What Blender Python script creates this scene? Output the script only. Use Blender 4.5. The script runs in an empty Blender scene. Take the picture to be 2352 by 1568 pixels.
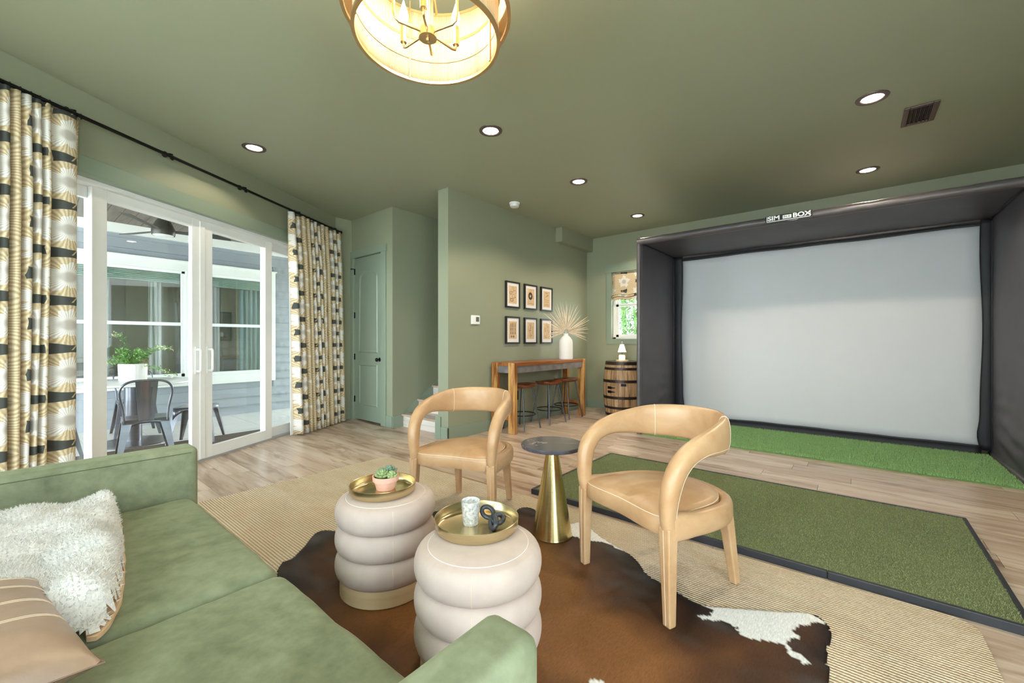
import bpy, bmesh, math, random
from mathutils import Vector, Matrix
random.seed(7)
sc = bpy.context.scene
PI = math.pi
# ------------------------------------------------------------------ camera, world, exposure
CAM_H, CAM_A, FPX = 1.19, 0.6878, 957.2
cam = bpy.data.cameras.new('camera'); camo = bpy.data.objects.new('camera', cam)
sc.collection.objects.link(camo); sc.camera = camo
cam.sensor_width = 36.0; cam.lens = 36.0 * FPX / 2352.0; cam.clip_start = 0.02
camo.location = (0, 0, CAM_H); camo.rotation_euler = (PI / 2, 0, CAM_A - PI / 2)
vs = sc.view_settings
sc.display_settings.display_device = 'sRGB'
vs.view_transform = 'Standard'; vs.look = 'None'; vs.gamma = 1.0; vs.use_curve_mapping = False
vs.exposure = 0.85
world = bpy.data.worlds.new('overcast_sky'); sc.world = world; world.use_nodes = True
bg = world.node_tree.nodes['Background']
bg.inputs[0].default_value = (0.82, 0.92, 1.0, 1); bg.inputs[1].default_value = 10.0
sc.cycles.max_bounces = 10; sc.cycles.diffuse_bounces = 6; sc.cycles.transparent_max_bounces = 16
sc.cycles.sample_clamp_indirect = 6.0
def portal(name, loc, rot, sx, sy):        # guides the sampling of daylight through a wall opening
    l = bpy.data.lights.new(name, 'AREA'); l.shape = 'RECTANGLE'; l.size = sx; l.size_y = sy
    l.cycles.is_portal = True
    o = bpy.data.objects.new(name, l); sc.collection.objects.link(o); o.location = loc; o.rotation_euler = rot
    return o
CEIL = 3.045
BACK_WINDOWS = [(-1.2, 0.2), (0.45, 1.65), (1.85, 3.1)]      # windows of the wall behind the sofa: y from, y to
FILL_WINDOWS = [(-1.0, 0.7)]      # unseen window added right of the camera for more light: x from, x to
# ------------------------------------------------------------------ helpers
C = sc.collection
def srgb(r, g, b):
    f = lambda c: (c / 255 / 12.92) if c / 255 <= 0.04045 else ((c / 255 + 0.055) / 1.055) ** 2.4
    return (f(r), f(g), f(b), 1)
class S:                                   # a node socket with arithmetic
    def __init__(s, nt, sk): s.nt = nt; s.sk = sk
    def _m(s, op, *a):
        n = s.nt.nodes.new('ShaderNodeMath'); n.operation = op
        for i, v in enumerate(a):
            if isinstance(v, S): s.nt.links.new(v.sk, n.inputs[i])
            else: n.inputs[i].default_value = v
        return S(s.nt, n.outputs[0])
    def __add__(s, o): return s._m('ADD', s, o)
    __radd__ = __add__
    def __sub__(s, o): return s._m('SUBTRACT', s, o)
    def __rsub__(s, o): return s._m('SUBTRACT', o, s)
    def __mul__(s, o): return s._m('MULTIPLY', s, o)
    __rmul__ = __mul__
    def __truediv__(s, o): return s._m('DIVIDE', s, o)
    def __lt__(s, o): return s._m('LESS_THAN', s, o)
    def __gt__(s, o): return s._m('GREATER_THAN', s, o)
    def f(s, op, *a): return s._m(op, s, *a)
class G:                                   # one material under construction
    def __init__(g, name, rough=0.5, metal=0.0, **kw):
        g.m = bpy.data.materials.new(name); g.m.use_nodes = True; g.nt = g.m.node_tree
        g.b = g.nt.nodes['Principled BSDF']
        g.b.inputs['Roughness'].default_value = rough; g.b.inputs['Metallic'].default_value = metal
        for k, v in kw.items(): g.b.inputs[k.replace('_', ' ')].default_value = v
    def n(g, t, **kw):
        n = g.nt.nodes.new(t)
        for k, v in kw.items(): setattr(n, k, v)
        return n
    def coord(g, kind='Object', scale=(1, 1, 1), rot=(0, 0, 0), rand=0.0):
        tc = g.n('ShaderNodeTexCoord'); mp = g.n('ShaderNodeMapping')
        mp.inputs['Scale'].default_value = scale; mp.inputs['Rotation'].default_value = rot
        src = tc.outputs[kind]
        if rand:
            oi = g.n('ShaderNodeObjectInfo'); va = g.n('ShaderNodeVectorMath', operation='ADD')
            mu = S(g.nt, oi.outputs['Random']) * rand
            g.nt.links.new(src, va.inputs[0]); g.nt.links.new(mu.sk, va.inputs[1]); src = va.outputs[0]
        g.nt.links.new(src, mp.inputs[0])
        return mp.outputs[0]
    def xyz(g, v):
        s = g.n('ShaderNodeSeparateXYZ'); g.nt.links.new(v, s.inputs[0])
        return [S(g.nt, s.outputs[i]) for i in range(3)]
    def noise(g, v, scale=5, detail=3, rough=0.5, dist=0.0):
        n = g.n('ShaderNodeTexNoise'); g.nt.links.new(v, n.inputs['Vector'])
        n.inputs['Scale'].default_value = scale; n.inputs['Detail'].default_value = detail
        n.inputs['Roughness'].default_value = rough; n.inputs['Distortion'].default_value = dist
        return S(g.nt, n.outputs[0])
    def voronoi(g, v, scale=5):
        n = g.n('ShaderNodeTexVoronoi'); g.nt.links.new(v, n.inputs['Vector']); n.inputs['Scale'].default_value = scale
        return S(g.nt, n.outputs['Distance'])
    def ramp(g, fac, stops):
        r = g.n('ShaderNodeValToRGB'); g.nt.links.new(fac.sk, r.inputs[0]); e = r.color_ramp.elements
        while len(e) > 1: e.remove(e[-1])
        e[0].position, e[0].color = stops[0]
        for p, c in stops[1:]:
            k = e.new(p); k.color = c
        return r.outputs[0]
    def mix(g, fac, a, b, blend='MIX'):
        n = g.n('ShaderNodeMix', data_type='RGBA', blend_type=blend)
        for i, v in ((0, fac), (6, a), (7, b)):
            if isinstance(v, S): g.nt.links.new(v.sk, n.inputs[i])
            elif hasattr(v, 'links') or hasattr(v, 'is_linked'): g.nt.links.new(v, n.inputs[i])
            else: n.inputs[i].default_value = v
        return n.outputs[2]
    def col(g, c):
        if isinstance(c, tuple): g.b.inputs['Base Color'].default_value = c
        else: g.nt.links.new(c.sk if isinstance(c, S) else c, g.b.inputs['Base Color'])
        return g
    def rough(g, s): g.nt.links.new(s.sk, g.b.inputs['Roughness']); return g
    def bump(g, h, strength=0.3, dist=0.01):
        n = g.n('ShaderNodeBump'); n.inputs['Strength'].default_value = strength; n.inputs['Distance'].default_value = dist
        g.nt.links.new(h.sk, n.inputs['Height']); g.nt.links.new(n.outputs[0], g.b.inputs['Normal']); return g
def plain(name, c, rough=0.5, metal=0.0, vary=0.06, scale=6.0, bump=0.0, bscale=80.0, bdist=0.002, **kw):
    g = G(name, rough, metal, **kw); v = g.coord()
    n = g.noise(v, scale, 3)
    lo = tuple(x * (1 - vary) for x in c[:3]) + (1,); hi = tuple(min(1, x * (1 + vary)) for x in c[:3]) + (1,)
    g.col(g.ramp(n, [(0.3, lo), (0.7, hi)]))
    if bump: g.bump(g.noise(v, bscale, 2), bump, bdist)
    return g.m
def emit(name, c, strength):
    g = G(name, 0.5); g.col(c); g.b.inputs['Emission Color'].default_value = c; g.b.inputs['Emission Strength'].default_value = strength
    return g.m
def glass_pane(name, refl=0.07):
    m = bpy.data.materials.new(name); m.use_nodes = True; nt = m.node_tree; nt.nodes.clear()
    o = nt.nodes.new('ShaderNodeOutputMaterial'); mx = nt.nodes.new('ShaderNodeMixShader')
    t = nt.nodes.new('ShaderNodeBsdfTransparent'); gl = nt.nodes.new('ShaderNodeBsdfGlossy')
    t.inputs[0].default_value = (0.93, 0.96, 0.95, 1); gl.inputs['Roughness'].default_value = 0.02
    mx.inputs[0].default_value = refl
    nt.links.new(t.outputs[0], mx.inputs[1]); nt.links.new(gl.outputs[0], mx.inputs[2]); nt.links.new(mx.outputs[0], o.inputs[0])
    return m
class MB:                                  # collects faces, builds one mesh object
    def __init__(s): s.v = []; s.f = []; s.uv = None
    def add(s, vs, fs):
        b = len(s.v); s.v += [tuple(p) for p in vs]; s.f += [tuple(i + b for i in f) for f in fs]; return s
    def box(s, a, b):
        (x0, y0, z0), (x1, y1, z1) = a, b
        return s.add([(x0,y0,z0),(x1,y0,z0),(x1,y1,z0),(x0,y1,z0),(x0,y0,z1),(x1,y0,z1),(x1,y1,z1),(x0,y1,z1)],
                     [(0,3,2,1),(4,5,6,7),(0,1,5,4),(1,2,6,5),(2,3,7,6),(3,0,4,7)])
    def obox(s, c, ex, ey, ez):            # box from a centre and three half-edge vectors
        c, ex, ey, ez = map(Vector, (c, ex, ey, ez)); P = []
        for k in (-1, 1):
            for i, j in ((-1,-1),(1,-1),(1,1),(-1,1)): P.append(c + ex*i + ey*j + ez*k)
        return s.add(P, [(0,3,2,1),(4,5,6,7),(0,1,5,4),(1,2,6,5),(2,3,7,6),(3,0,4,7)])
    def prism(s, poly, z0, z1):
        n = len(poly)
        return s.add([(x,y,z0) for x,y in poly] + [(x,y,z1) for x,y in poly],
                     [tuple(range(n))[::-1], tuple(range(n,2*n))] + [(i,(i+1)%n,n+(i+1)%n,n+i) for i in range(n)])
    def hexa(s, bot, top):                 # prism between two polygons of 3-D points
        n = len(bot)
        return s.add(list(bot)+list(top), [tuple(range(n))[::-1], tuple(range(n,2*n))] + [(i,(i+1)%n,n+(i+1)%n,n+i) for i in range(n)])
    def lathe(s, prof, n=32, c=(0,0,0), cap=True):
        b = [(c[0]+r*math.cos(2*PI*i/n), c[1]+r*math.sin(2*PI*i/n), c[2]+z) for r, z in prof for i in range(n)]
        f = [(k*n+i, k*n+(i+1)%n, (k+1)*n+(i+1)%n, (k+1)*n+i) for k in range(len(prof)-1) for i in range(n)]
        if cap:
            if prof[0][0] > 1e-5: f.append(tuple(range(n))[::-1])
            if prof[-1][0] > 1e-5: f.append(tuple((len(prof)-1)*n+i for i in range(n)))
        return s.add(b, f)
    def tube(s, pts, r, n=8, closed=False, sec=None, up=None):
        P = [Vector(p) for p in pts]; m = len(P); T = []
        for i in range(m):
            a = P[(i-1) % m] if (closed or i > 0) else P[0]; b = P[(i+1) % m] if (closed or i < m-1) else P[-1]
            T.append((b-a).normalized())
        u = Vector(up) if up else (Vector((0,0,1)) if abs(T[0].z) < 0.9 else Vector((1,0,0)))
        vs = []
        for i in range(m):
            u = u - T[i]*u.dot(T[i])
            if u.length < 1e-6: u = T[i].orthogonal()
            u.normalize(); w = T[i].cross(u)
            rr = r[i] if isinstance(r, (list, tuple)) else r
            ra, rb = rr if isinstance(rr, (list, tuple)) else (rr, rr)
            for k in range(n):
                a = 2*PI*(k+0.5)/n; ca, sa = math.cos(a), math.sin(a)
                if sec: ca, sa = math.copysign(abs(ca)**sec, ca), math.copysign(abs(sa)**sec, sa)
                vs.append(P[i] + u*(ra*ca) + w*(rb*sa))
        q = m if closed else m-1
        f = [(i*n+k, i*n+(k+1)%n, ((i+1)%m)*n+(k+1)%n, ((i+1)%m)*n+k) for i in range(q) for k in range(n)]
        if not closed: f += [tuple(range(n))[::-1], tuple((m-1)*n+k for k in range(n))]
        return s.add(vs, f)
    def grid(s, fn, nu, nv, closed_u=False):
        vs = [fn(i/(nu if closed_u else nu-1), j/(nv-1)) for j in range(nv) for i in range(nu)]
        q = nu if closed_u else nu-1
        return s.add(vs, [(j*nu+i, j*nu+(i+1)%nu, (j+1)*nu+(i+1)%nu, (j+1)*nu+i) for j in range(nv-1) for i in range(q)])
    def ball(s, c, r, n=12, m=8, sq=(1,1,1)):
        return s.lathe_off([(max(1e-6, r*math.sin(PI*k/m)), -r*math.cos(PI*k/m)) for k in range(m+1)], n, c, sq)
    def lathe_off(s, prof, n, c, sq):
        b = len(s.v); s.lathe(prof, n, (0,0,0), False)
        for i in range(b, len(s.v)):
            x, y, z = s.v[i]; s.v[i] = (c[0]+x*sq[0], c[1]+y*sq[1], c[2]+z*sq[2])
        return s
    def build(s, name, mat, parent=None, smooth=None, bevel=0.0, world=False, sub=0, recalc=True, seg=2):
        me = bpy.data.meshes.new(name); me.from_pydata(s.v, [], s.f); me.update()
        if recalc:
            bm = bmesh.new(); bm.from_mesh(me); bmesh.ops.recalc_face_normals(bm, faces=bm.faces); bm.to_mesh(me); bm.free()
        if s.uv:
            l = me.uv_layers.new(name='UVMap')
            for lp in me.loops: l.data[lp.index].uv = s.uv[lp.vertex_index]
        if smooth is not None:
            me.polygons.foreach_set('use_smooth', [True]*len(me.polygons))
            if smooth < 179: me.set_sharp_from_angle(angle=math.radians(smooth))
        me.materials.append(mat)
        o = bpy.data.objects.new(name, me); C.objects.link(o)
        if parent is not None: attach(o, parent, world)
        if bevel:
            b = o.modifiers.new('bevel', 'BEVEL'); b.width = bevel; b.segments = seg; b.limit_method = 'ANGLE'; b.angle_limit = 0.6
        if sub:
            u = o.modifiers.new('subdivision', 'SUBSURF'); u.levels = sub; u.render_levels = sub
        return o
def attach(o, parent, world=False):
    o.parent = parent
    if world: o.matrix_parent_inverse = (Matrix.Translation(parent.location) @ parent.rotation_euler.to_matrix().to_4x4()).inverted()
def thing(name, label, cat, loc=(0,0,0), rotz=0.0, group=None):
    o = bpy.data.objects.new(name, None); C.objects.link(o); o.location = loc; o.rotation_euler = (0,0,rotz)
    o.empty_display_size = 0.1
    return tag(o, label, cat, group)
def tag(o, label, cat, group=None):
    o['label'] = label; o['category'] = cat
    if group: o['group'] = group
    return o
def struct(o): o['kind'] = 'structure'; return o
def stuff(o): o['kind'] = 'stuff'; return o
def dup(root, loc, rotz, label=None, group=None):
    r = root.copy(); C.objects.link(r); r.location = loc; r.rotation_euler = (0,0,rotz)
    if label: r['label'] = label
    if group: r['group'] = group
    for ch in list(root.children):
        c = ch.copy(); C.objects.link(c); c.parent = r
        for g in list(ch.children):
            d = g.copy(); C.objects.link(d); d.parent = c
    return r
def catmull(pts, k=6, closed=False):
    P = [Vector(p) for p in pts]; n = len(P); out = []
    for i in range(n if closed else n-1):
        p0 = P[(i-1)%n] if closed or i > 0 else P[0]; p1 = P[i]; p2 = P[(i+1)%n]; p3 = P[(i+2)%n] if closed or i+2 < n else P[-1]
        for j in range(k):
            t = j/k
            out.append(0.5*((2*p1)+(p2-p0)*t+(2*p0-5*p1+4*p2-p3)*t*t+(3*p1-p0-3*p2+p3)*t**3))
    if not closed: out.append(P[-1])
    return out
def inside(p, poly):
    x, y = p; r = False; j = len(poly)-1
    for i in range(len(poly)):
        (xi, yi), (xj, yj) = poly[i], poly[j]
        if (yi > y) != (yj > y) and x < (xj-xi)*(y-yi)/(yj-yi)+xi: r = not r
        j = i
    return r
def clip(poly, nx, ny, d):                 # keep nx*x+ny*y <= d
    out = []
    for i in range(len(poly)):
        a, b = poly[i], poly[(i+1)%len(poly)]; da = nx*a[0]+ny*a[1]-d; db = nx*b[0]+ny*b[1]-d
        if da <= 0: out.append(a)
        if da*db < 0: t = da/(da-db); out.append((a[0]+(b[0]-a[0])*t, a[1]+(b[1]-a[1])*t))
    return out
def pix(px, py, z):                        # where the sight line of a photo pixel meets the level z
    r, u = (px-1176)/FPX, -(py-784)/FPX
    d = Vector((math.cos(CAM_A)+r*math.sin(CAM_A), math.sin(CAM_A)-r*math.cos(CAM_A), u))
    return Vector((0,0,CAM_H)) + d*((z-CAM_H)/u)
from mathutils import noise as mnoise
def nz(x, y, z=0.0, s=1.0): return mnoise.noise(Vector((x*s, y*s, z*s)))
# ------------------------------------------------------------------ materials
def paint(name, c):
    g = G(name, 0.55); v = g.coord(); g.col(g.ramp(g.noise(v, 1.5, 2), [(0.3, tuple(x*0.98 for x in c[:3])+(1,)), (0.7, c)]))
    return g.bump(g.noise(v, 260, 2), 0.08, 0.001).m
GREEN = (0.275, 0.290, 0.200, 1)
M_wall = paint('green_wall_paint', GREEN)
M_ceil = paint('brightened_wall_paint', tuple(c*1.2 for c in GREEN[:3])+(1,))  # wall green lightened to stand in for light on the ceiling
gt = G('green_satin_trim', 0.32); gt.col(gt.ramp(gt.noise(gt.coord(), 2, 2), [(0.3, (0.235, 0.288, 0.220, 1)), (0.7, (0.245, 0.298, 0.228, 1))])); M_trim = gt.m
M_white = plain('white_vinyl', srgb(236, 236, 234), 0.35, vary=0.02)
M_whitepaint = plain('white_trim_paint', srgb(236, 236, 230), 0.5, vary=0.02)
M_black = plain('black_metal', (0.012, 0.011, 0.011, 1), 0.4, 0.6)
M_bronze = plain('dark_bronze', srgb(58, 50, 46), 0.4, 0.8)
M_glass = glass_pane('clear_glass')
M_glass2 = glass_pane('house_window_glass', 0.16)
def wood(name, stops, grain=(3, 40, 40), rough=0.4, rand=30.0, bump=0.15, detail=6, dist=0.6, **kw):
    g = G(name, rough, **kw); v = g.coord('Object', grain, rand=rand); n = g.noise(v, 1.0, detail, 0.6, dist)
    g.col(g.ramp(n, stops)); g.bump(n, bump, 0.003); return g.m
def floor_wood():
    g = G('light_oak_plank', 0.27)
    v = g.coord('Object', (22, 1.1, 1), rand=37.0); n = g.noise(v, 1.0, 7, 0.62, 0.5)
    v2 = g.coord('Object', (4.0, 0.8, 1), rand=61.0); k = g.noise(v2, 1.3, 4, 0.55, 1.4)
    oi = g.n('ShaderNodeObjectInfo'); r = S(g.nt, oi.outputs['Random'])
    base = g.ramp(n, [(0.25, srgb(176,152,134)), (0.45, srgb(208,188,171)), (0.6, srgb(219,202,187)), (0.8, srgb(228,214,201))])
    dark = g.ramp(k, [(0.0, srgb(250,247,244)), (0.5, srgb(250,247,244)), (0.63, srgb(176,150,130)), (0.72, srgb(132,106,88))])
    c = g.mix(0.6, base, dark, 'MULTIPLY')
    tint = g.ramp(r, [(0.0, srgb(228,219,212)), (0.5, srgb(246,241,237)), (1.0, srgb(255,253,251))])
    g.col(g.mix(1.0, c, tint, 'MULTIPLY')); g.bump(n, 0.08, 0.002)
    return g.m
M_floor = floor_wood()
M_gap = plain('dark_subfloor', srgb(70, 55, 45), 0.8)
M_step = wood('pale_oak_step', [(0.3, srgb(176,164,152)), (0.5, srgb(216,208,199)), (0.75, srgb(229,223,216))], (20, 1.2, 14), 0.4)
M_acacia = wood('acacia_wood', [(0.25, srgb(88,48,20)), (0.42, srgb(150,92,44)), (0.58, srgb(205,158,92)), (0.75, srgb(170,108,52))], (14, 14, 1.6), 0.32)
M_acacia_h = wood('acacia_wood_top', [(0.25, srgb(96,50,20)), (0.5, srgb(152,90,44)), (0.75, srgb(176,112,58))], (1.6, 18, 18), 0.3)
M_stoolwood = wood('walnut_stool_seat', [(0.25, srgb(70,34,18)), (0.5, srgb(118,62,34)), (0.75, srgb(156,92,54))], (3, 22, 22), 0.28)
M_zinc = plain('zinc_apron', srgb(140, 134, 136), 0.45, 0.5, vary=0.25, scale=9)
M_steel = plain('grey_steel_leg', srgb(96, 98, 104), 0.35, 0.8)
M_gun = plain('gunmetal_sheet', srgb(108, 108, 114), 0.28, 0.85, vary=0.12)
M_siding = plain('blue_grey_siding', srgb(156, 161, 168), 0.6, vary=0.03)
M_porchwood = wood('grey_brown_porch_board', [(0.25, srgb(84,72,64)), (0.5, srgb(122,108,98)), (0.75, srgb(140,126,116))], (14, 1.4, 1), 0.6)
M_tile = plain('pale_porch_tile', srgb(205, 202, 196), 0.45, vary=0.04, scale=3)
M_grout = plain('pale_grout', srgb(238, 236, 232), 0.8)
def brass(name, c, rough, rot=0.0):
    g = G(name, rough, 1.0); v = g.coord('Object', (4, 4, 90)); n = g.noise(v, 3, 3)
    g.col(g.ramp(n, [(0.3, tuple(x*0.86 for x in c[:3])+(1,)), (0.7, c)])); g.bump(n, 0.05, 0.001); return g.m
M_brass = brass('polished_brass', (0.69, 0.57, 0.28, 1), 0.2)
M_tray = brass('brushed_brass_tray', (0.70, 0.58, 0.36, 1), 0.27)
M_gold = brass('satin_gold', (0.72, 0.56, 0.33, 1), 0.32)
def velvet(name, c, c2, tex=18.0, sheen=0.6, rough=0.75, bump=0.25, big=2.6):
    g = G(name, rough); g.b.inputs['Sheen Weight'].default_value = sheen; g.b.inputs['Sheen Roughness'].default_value = 0.4
    g.b.inputs['Sheen Tint'].default_value = tuple(min(1, x*1.9) for x in c2[:3]) + (1,)
    v = g.coord(); a = g.noise(v, big, 4, 0.6, 0.8); b = g.noise(v, tex, 4, 0.6); d = g.noise(v, 420, 1)
    g.col(g.ramp(a*0.62 + b*0.38, [(0.34, c), (0.62, c2)])); g.bump(a*1.2 + b*0.25 + d*0.02, bump, 0.02); return g.m
M_sofa = velvet('olive_velvet', srgb(94, 99, 72), srgb(134, 140, 112), 22, 0.3)
M_ott = velvet('blush_velvet', srgb(184, 164, 154), srgb(202, 183, 173), 9, 0.12, 0.8, 0.06)
def leather(name, lo, hi, rough=0.38):
    g = G(name, rough); v = g.coord(); a = g.noise(v, 5, 4, 0.6, 0.5); b = g.noise(v, 230, 2)
    g.col(g.ramp(a, [(0.3, lo), (0.7, hi)])); g.bump(b + a*1.5, 0.08, 0.002); return g.m
M_leather = leather('tan_leather', srgb(176, 134, 94), srgb(200, 163, 124))
M_pillow = leather('taupe_leather', srgb(152, 122, 102), srgb(176, 148, 127), 0.35)
M_stitch = plain('cream_stitching', srgb(226, 206, 182), 0.6)
M_plaster = plain('white_ceramic', srgb(238, 232, 228), 0.5, vary=0.02, bump=0.1)
M_palm = plain('dried_palm', srgb(226, 204, 176), 0.7, vary=0.15, scale=20)
M_fabricblack = plain('black_net_fabric', srgb(30, 28, 32), 0.6, vary=0.1, bump=0.2, bscale=300, bdist=0.001)
M_nylon = plain('dark_nylon_panel', srgb(80, 74, 80), 0.5, vary=0.06, scale=3, bump=0.12, bscale=5, bdist=0.02)
M_sleeve = plain('charcoal_vinyl_sleeve', srgb(84, 78, 80), 0.35, vary=0.12, bump=0.1, bscale=12, bdist=0.01)
M_screen = plain('white_impact_screen', srgb(212, 211, 213), 0.8, vary=0.01)
M_rubber = plain('black_rubber', srgb(44, 45, 50), 0.5, vary=0.12, scale=10)
M_can = plain('can_trim_bronze', srgb(92, 76, 72), 0.35, 0.3)
def floral():
    g = G('floral_print_cloth', 0.85); uv = g.coord('UV'); u, v, _ = g.xyz(uv)
    PW, PH = 0.26, 0.33
    nw = g.noise(uv, 9, 2)
    cu = u/PW; ci = cu.f('FLOOR'); par = (ci*0.5).f('FRACT')            # 0 or .5
    lu = (cu.f('FRACT') - 0.5)*PW; cv = v/PH + par; lv = (cv.f('FRACT') - 0.5)*PH
    th = lv.f('ARCTAN2', lu); r = (lu*lu + lv*lv).f('SQRT')
    pet = (th*5.0).f('SINE')*0.012 + (th*13.0 + 2.0).f('SINE')*0.006 + (nw - 0.5)*0.03
    flower = (r < (pet*1.5 + 0.086))
    streak = g.noise(uv, 60, 1)
    st = ((th*46.0 + (streak-0.5)*3.0).f('SINE') + 1.0)*0.5
    tan = g.mix(st, srgb(184, 160, 120), srgb(222, 205, 174))
    whi = g.mix(st, srgb(206, 198, 188), srgb(243, 240, 234))
    grey = g.ramp(r, [(0.0, (1,1,1,1)), (0.028, (0.9,0.9,0.9,1)), (0.045, (0,0,0,1))])
    gm = g.n('ShaderNodeRGBToBW'); g.nt.links.new(grey, gm.inputs[0]); gk = S(g.nt, gm.outputs[0])*st
    whi = g.mix(gk, whi, srgb(140, 126, 112))
    c = g.mix(flower, tan, whi)
    lv2 = ((cv + 0.5).f('FRACT') - 0.5)*PH
    edge = (nw-0.5)*0.02 + lu*lu*2.0
    dark = (lv2.f('ABSOLUTE') + lu*0.1 - edge < 0.027)*((lu + (nw-0.5)*0.03).f('ABSOLUTE') < 0.056)
    stem = ((lu - 0.02 - lv2*0.6).f('ABSOLUTE') < 0.004)*(lv2 > -0.01)
    c = g.mix(dark, c, g.mix(stem, srgb(70, 72, 68), srgb(196, 174, 124)))
    g.col(c); g.bump(g.noise(uv, 500, 1), 0.1, 0.001); return g.m
M_floral = floral()
def jute():
    g = G('jute_weave', 0.9); v = g.coord(); x, y, z = g.xyz(v)
    n = g.noise(v, 3, 4, 0.6); f = g.noise(v, 90, 3)
    rib = ((x*2*PI/0.016 + (f-0.5)*2.2).f('SINE') + 1.0)*0.5
    knot = ((y*2*PI/0.013 + (x/0.016).f('ROUND')*PI + (f-0.5)*2.5).f('SINE') + 1.0)*0.5
    h = rib*0.65 + knot*rib*0.35
    band = g.noise(g.coord('Object', (9, 0.6, 1)), 1.2, 3)
    c = g.ramp(h*0.75 + f*0.35, [(0.12, srgb(166,146,120)), (0.45, srgb(214,197,172)), (0.8, srgb(233,222,205))])
    c = g.mix(0.7, c, g.ramp(n*0.5+band*0.5, [(0.35, srgb(238,222,200)), (0.65, srgb(255,253,248))]), 'MULTIPLY')
    g.col(c); g.bump(h + f*0.4, 0.9, 0.006); return g.m
M_jute = jute()
def turfmat(name, a, b, c, scale):
    g = G(name, 0.7); v = g.coord(); n = g.noise(v, scale, 4, 0.7); n2 = g.noise(v, 2.2, 3)
    g.col(g.ramp(n*0.75 + n2*0.25, [(0.3, a), (0.55, b), (0.72, c)])); g.bump(n, 0.8, 0.006); return g.m
M_mat = turfmat('hitting_mat_turf', srgb(84,90,56), srgb(122,128,86), srgb(160,164,124), 320)
M_grassbase = turfmat('lawn_turf_base', srgb(70,104,52), srgb(104,150,80), srgb(146,184,120), 150)
M_grassblade = plain('lawn_turf_blade', srgb(158,192,128), 0.6, vary=0.45, scale=120)
M_matblade = plain('mat_turf_blade', srgb(138,144,98), 0.7, vary=0.5, scale=150)
def marble():
    g = G('dark_marble', 0.16); v = g.coord(); n = g.noise(v, 5, 6, 0.6, 2.2); n2 = g.noise(v, 2.2, 4, 0.5, 0.8)
    vein = ((n2 - 0.5).f('ABSOLUTE') < 0.003)
    c = g.mix(vein, g.ramp(n, [(0.3, srgb(58,58,66)), (0.6, srgb(80,79,87)), (0.8, srgb(100,97,101))]), srgb(150,147,146))
    g.col(c); return g.m
M_marble = marble()
# ------------------------------------------------------------------ room shell
WX, WY = -0.019, 4.204                      # slider wall: start point, direction and outward normal
UA = math.radians(29.368); UX, UY = math.cos(UA), math.sin(UA); NX, NY = -UY, UX
SLEN = 3.658
def sw(s, t, z): return (WX + UX*s + NX*t, WY + UY*s + NY*t, z)
def swbox(mb, s0, s1, t0, t1, z0, z1):
    return mb.hexa([sw(s0,t0,z0), sw(s1,t0,z0), sw(s1,t1,z0), sw(s0,t1,z0)], [sw(s0,t0,z1), sw(s1,t0,z1), sw(s1,t1,z1), sw(s0,t1,z1)])
XB, YR, XF, YP, YP2, XE, YC, YD = -1.6, -1.75, 6.75, 3.775, 3.958, 3.385, 4.909, 5.976
SB = (XB - WX)/UX                            # where the slider wall meets the back wall
OP0, OP1, OPZ = -0.42, 3.40, 2.424           # slider opening
floor = struct(MB().box((XB-0.2, YR-0.2, -0.16), (XF+0.2, 6.3, -0.014)).build('floor', M_gap))
# planks run along y; each one is its own piece
dline = NX*sw(0,0.10,0)[0] + NY*sw(0,0.10,0)[1]
PWID = 0.19; row = 0; x = XB
while x < XF - 0.01:
    y = YR - random.uniform(0, 1.2)
    while y < 6.1:
        ln = random.choice((1.22, 1.5, 1.8)); y1 = y + ln
        g = 0.0012
        xr = min(x+PWID, XF)
        q = clip([(x+g, max(y, YR)+g), (xr-g, max(y, YR)+g), (xr-g, y1-g), (x+g, y1-g)], NX, NY, dline)
        top = YP2 - 0.1 if x > XE + 0.25 else 5.99
        if len(q) > 2: q = clip(q, 0, 1, top)
        if len(q) > 2 and x > -0.3 and y1 > -1.7 and max(p[0] for p in q) - min(p[0] for p in q) > 0.02 and max(p[1] for p in q) - min(p[1] for p in q) > 0.02:
            MB().prism(q, -0.014, 0.0).build('plank', M_floor, floor)
        y = y1
    x += PWID; row += 1
near = MB().prism([(XB, YR), (-0.3, YR), (-0.3, 3.99), (XB, 3.3)], -0.014, 0.0).build('plank_field', M_floor, floor); stuff(near)
ceiling = struct(MB().box((XB-0.2, YR-0.2, CEIL), (XF+0.2, 6.3, CEIL+0.12)).build('ceiling', M_ceil))
# wall with the sliding door
mb = MB(); T = 0.17
swbox(mb, SB-0.2, OP0, 0, T, -0.02, CEIL); swbox(mb, OP1, SLEN+0.05, 0, T, -0.02, CEIL); swbox(mb, OP0, OP1, 0, T, OPZ+0.02, CEIL)
struct(mb.build('wall_left', M_wall))
mb = MB(); swbox(mb, OP0-0.13, OP1+0.13, -0.022, 0, OPZ, OPZ+0.14); swbox(mb, OP0-0.115, OP0, -0.02, 0, 0, OPZ); swbox(mb, OP1, OP1+0.115, -0.02, 0, 0, OPZ)
swbox(mb, OP0-0.02, OP1+0.02, -0.024, 0.1, OPZ-0.001, OPZ+0.02)
struct(mb.build('trim_1', M_trim, bevel=0.003))
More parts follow.
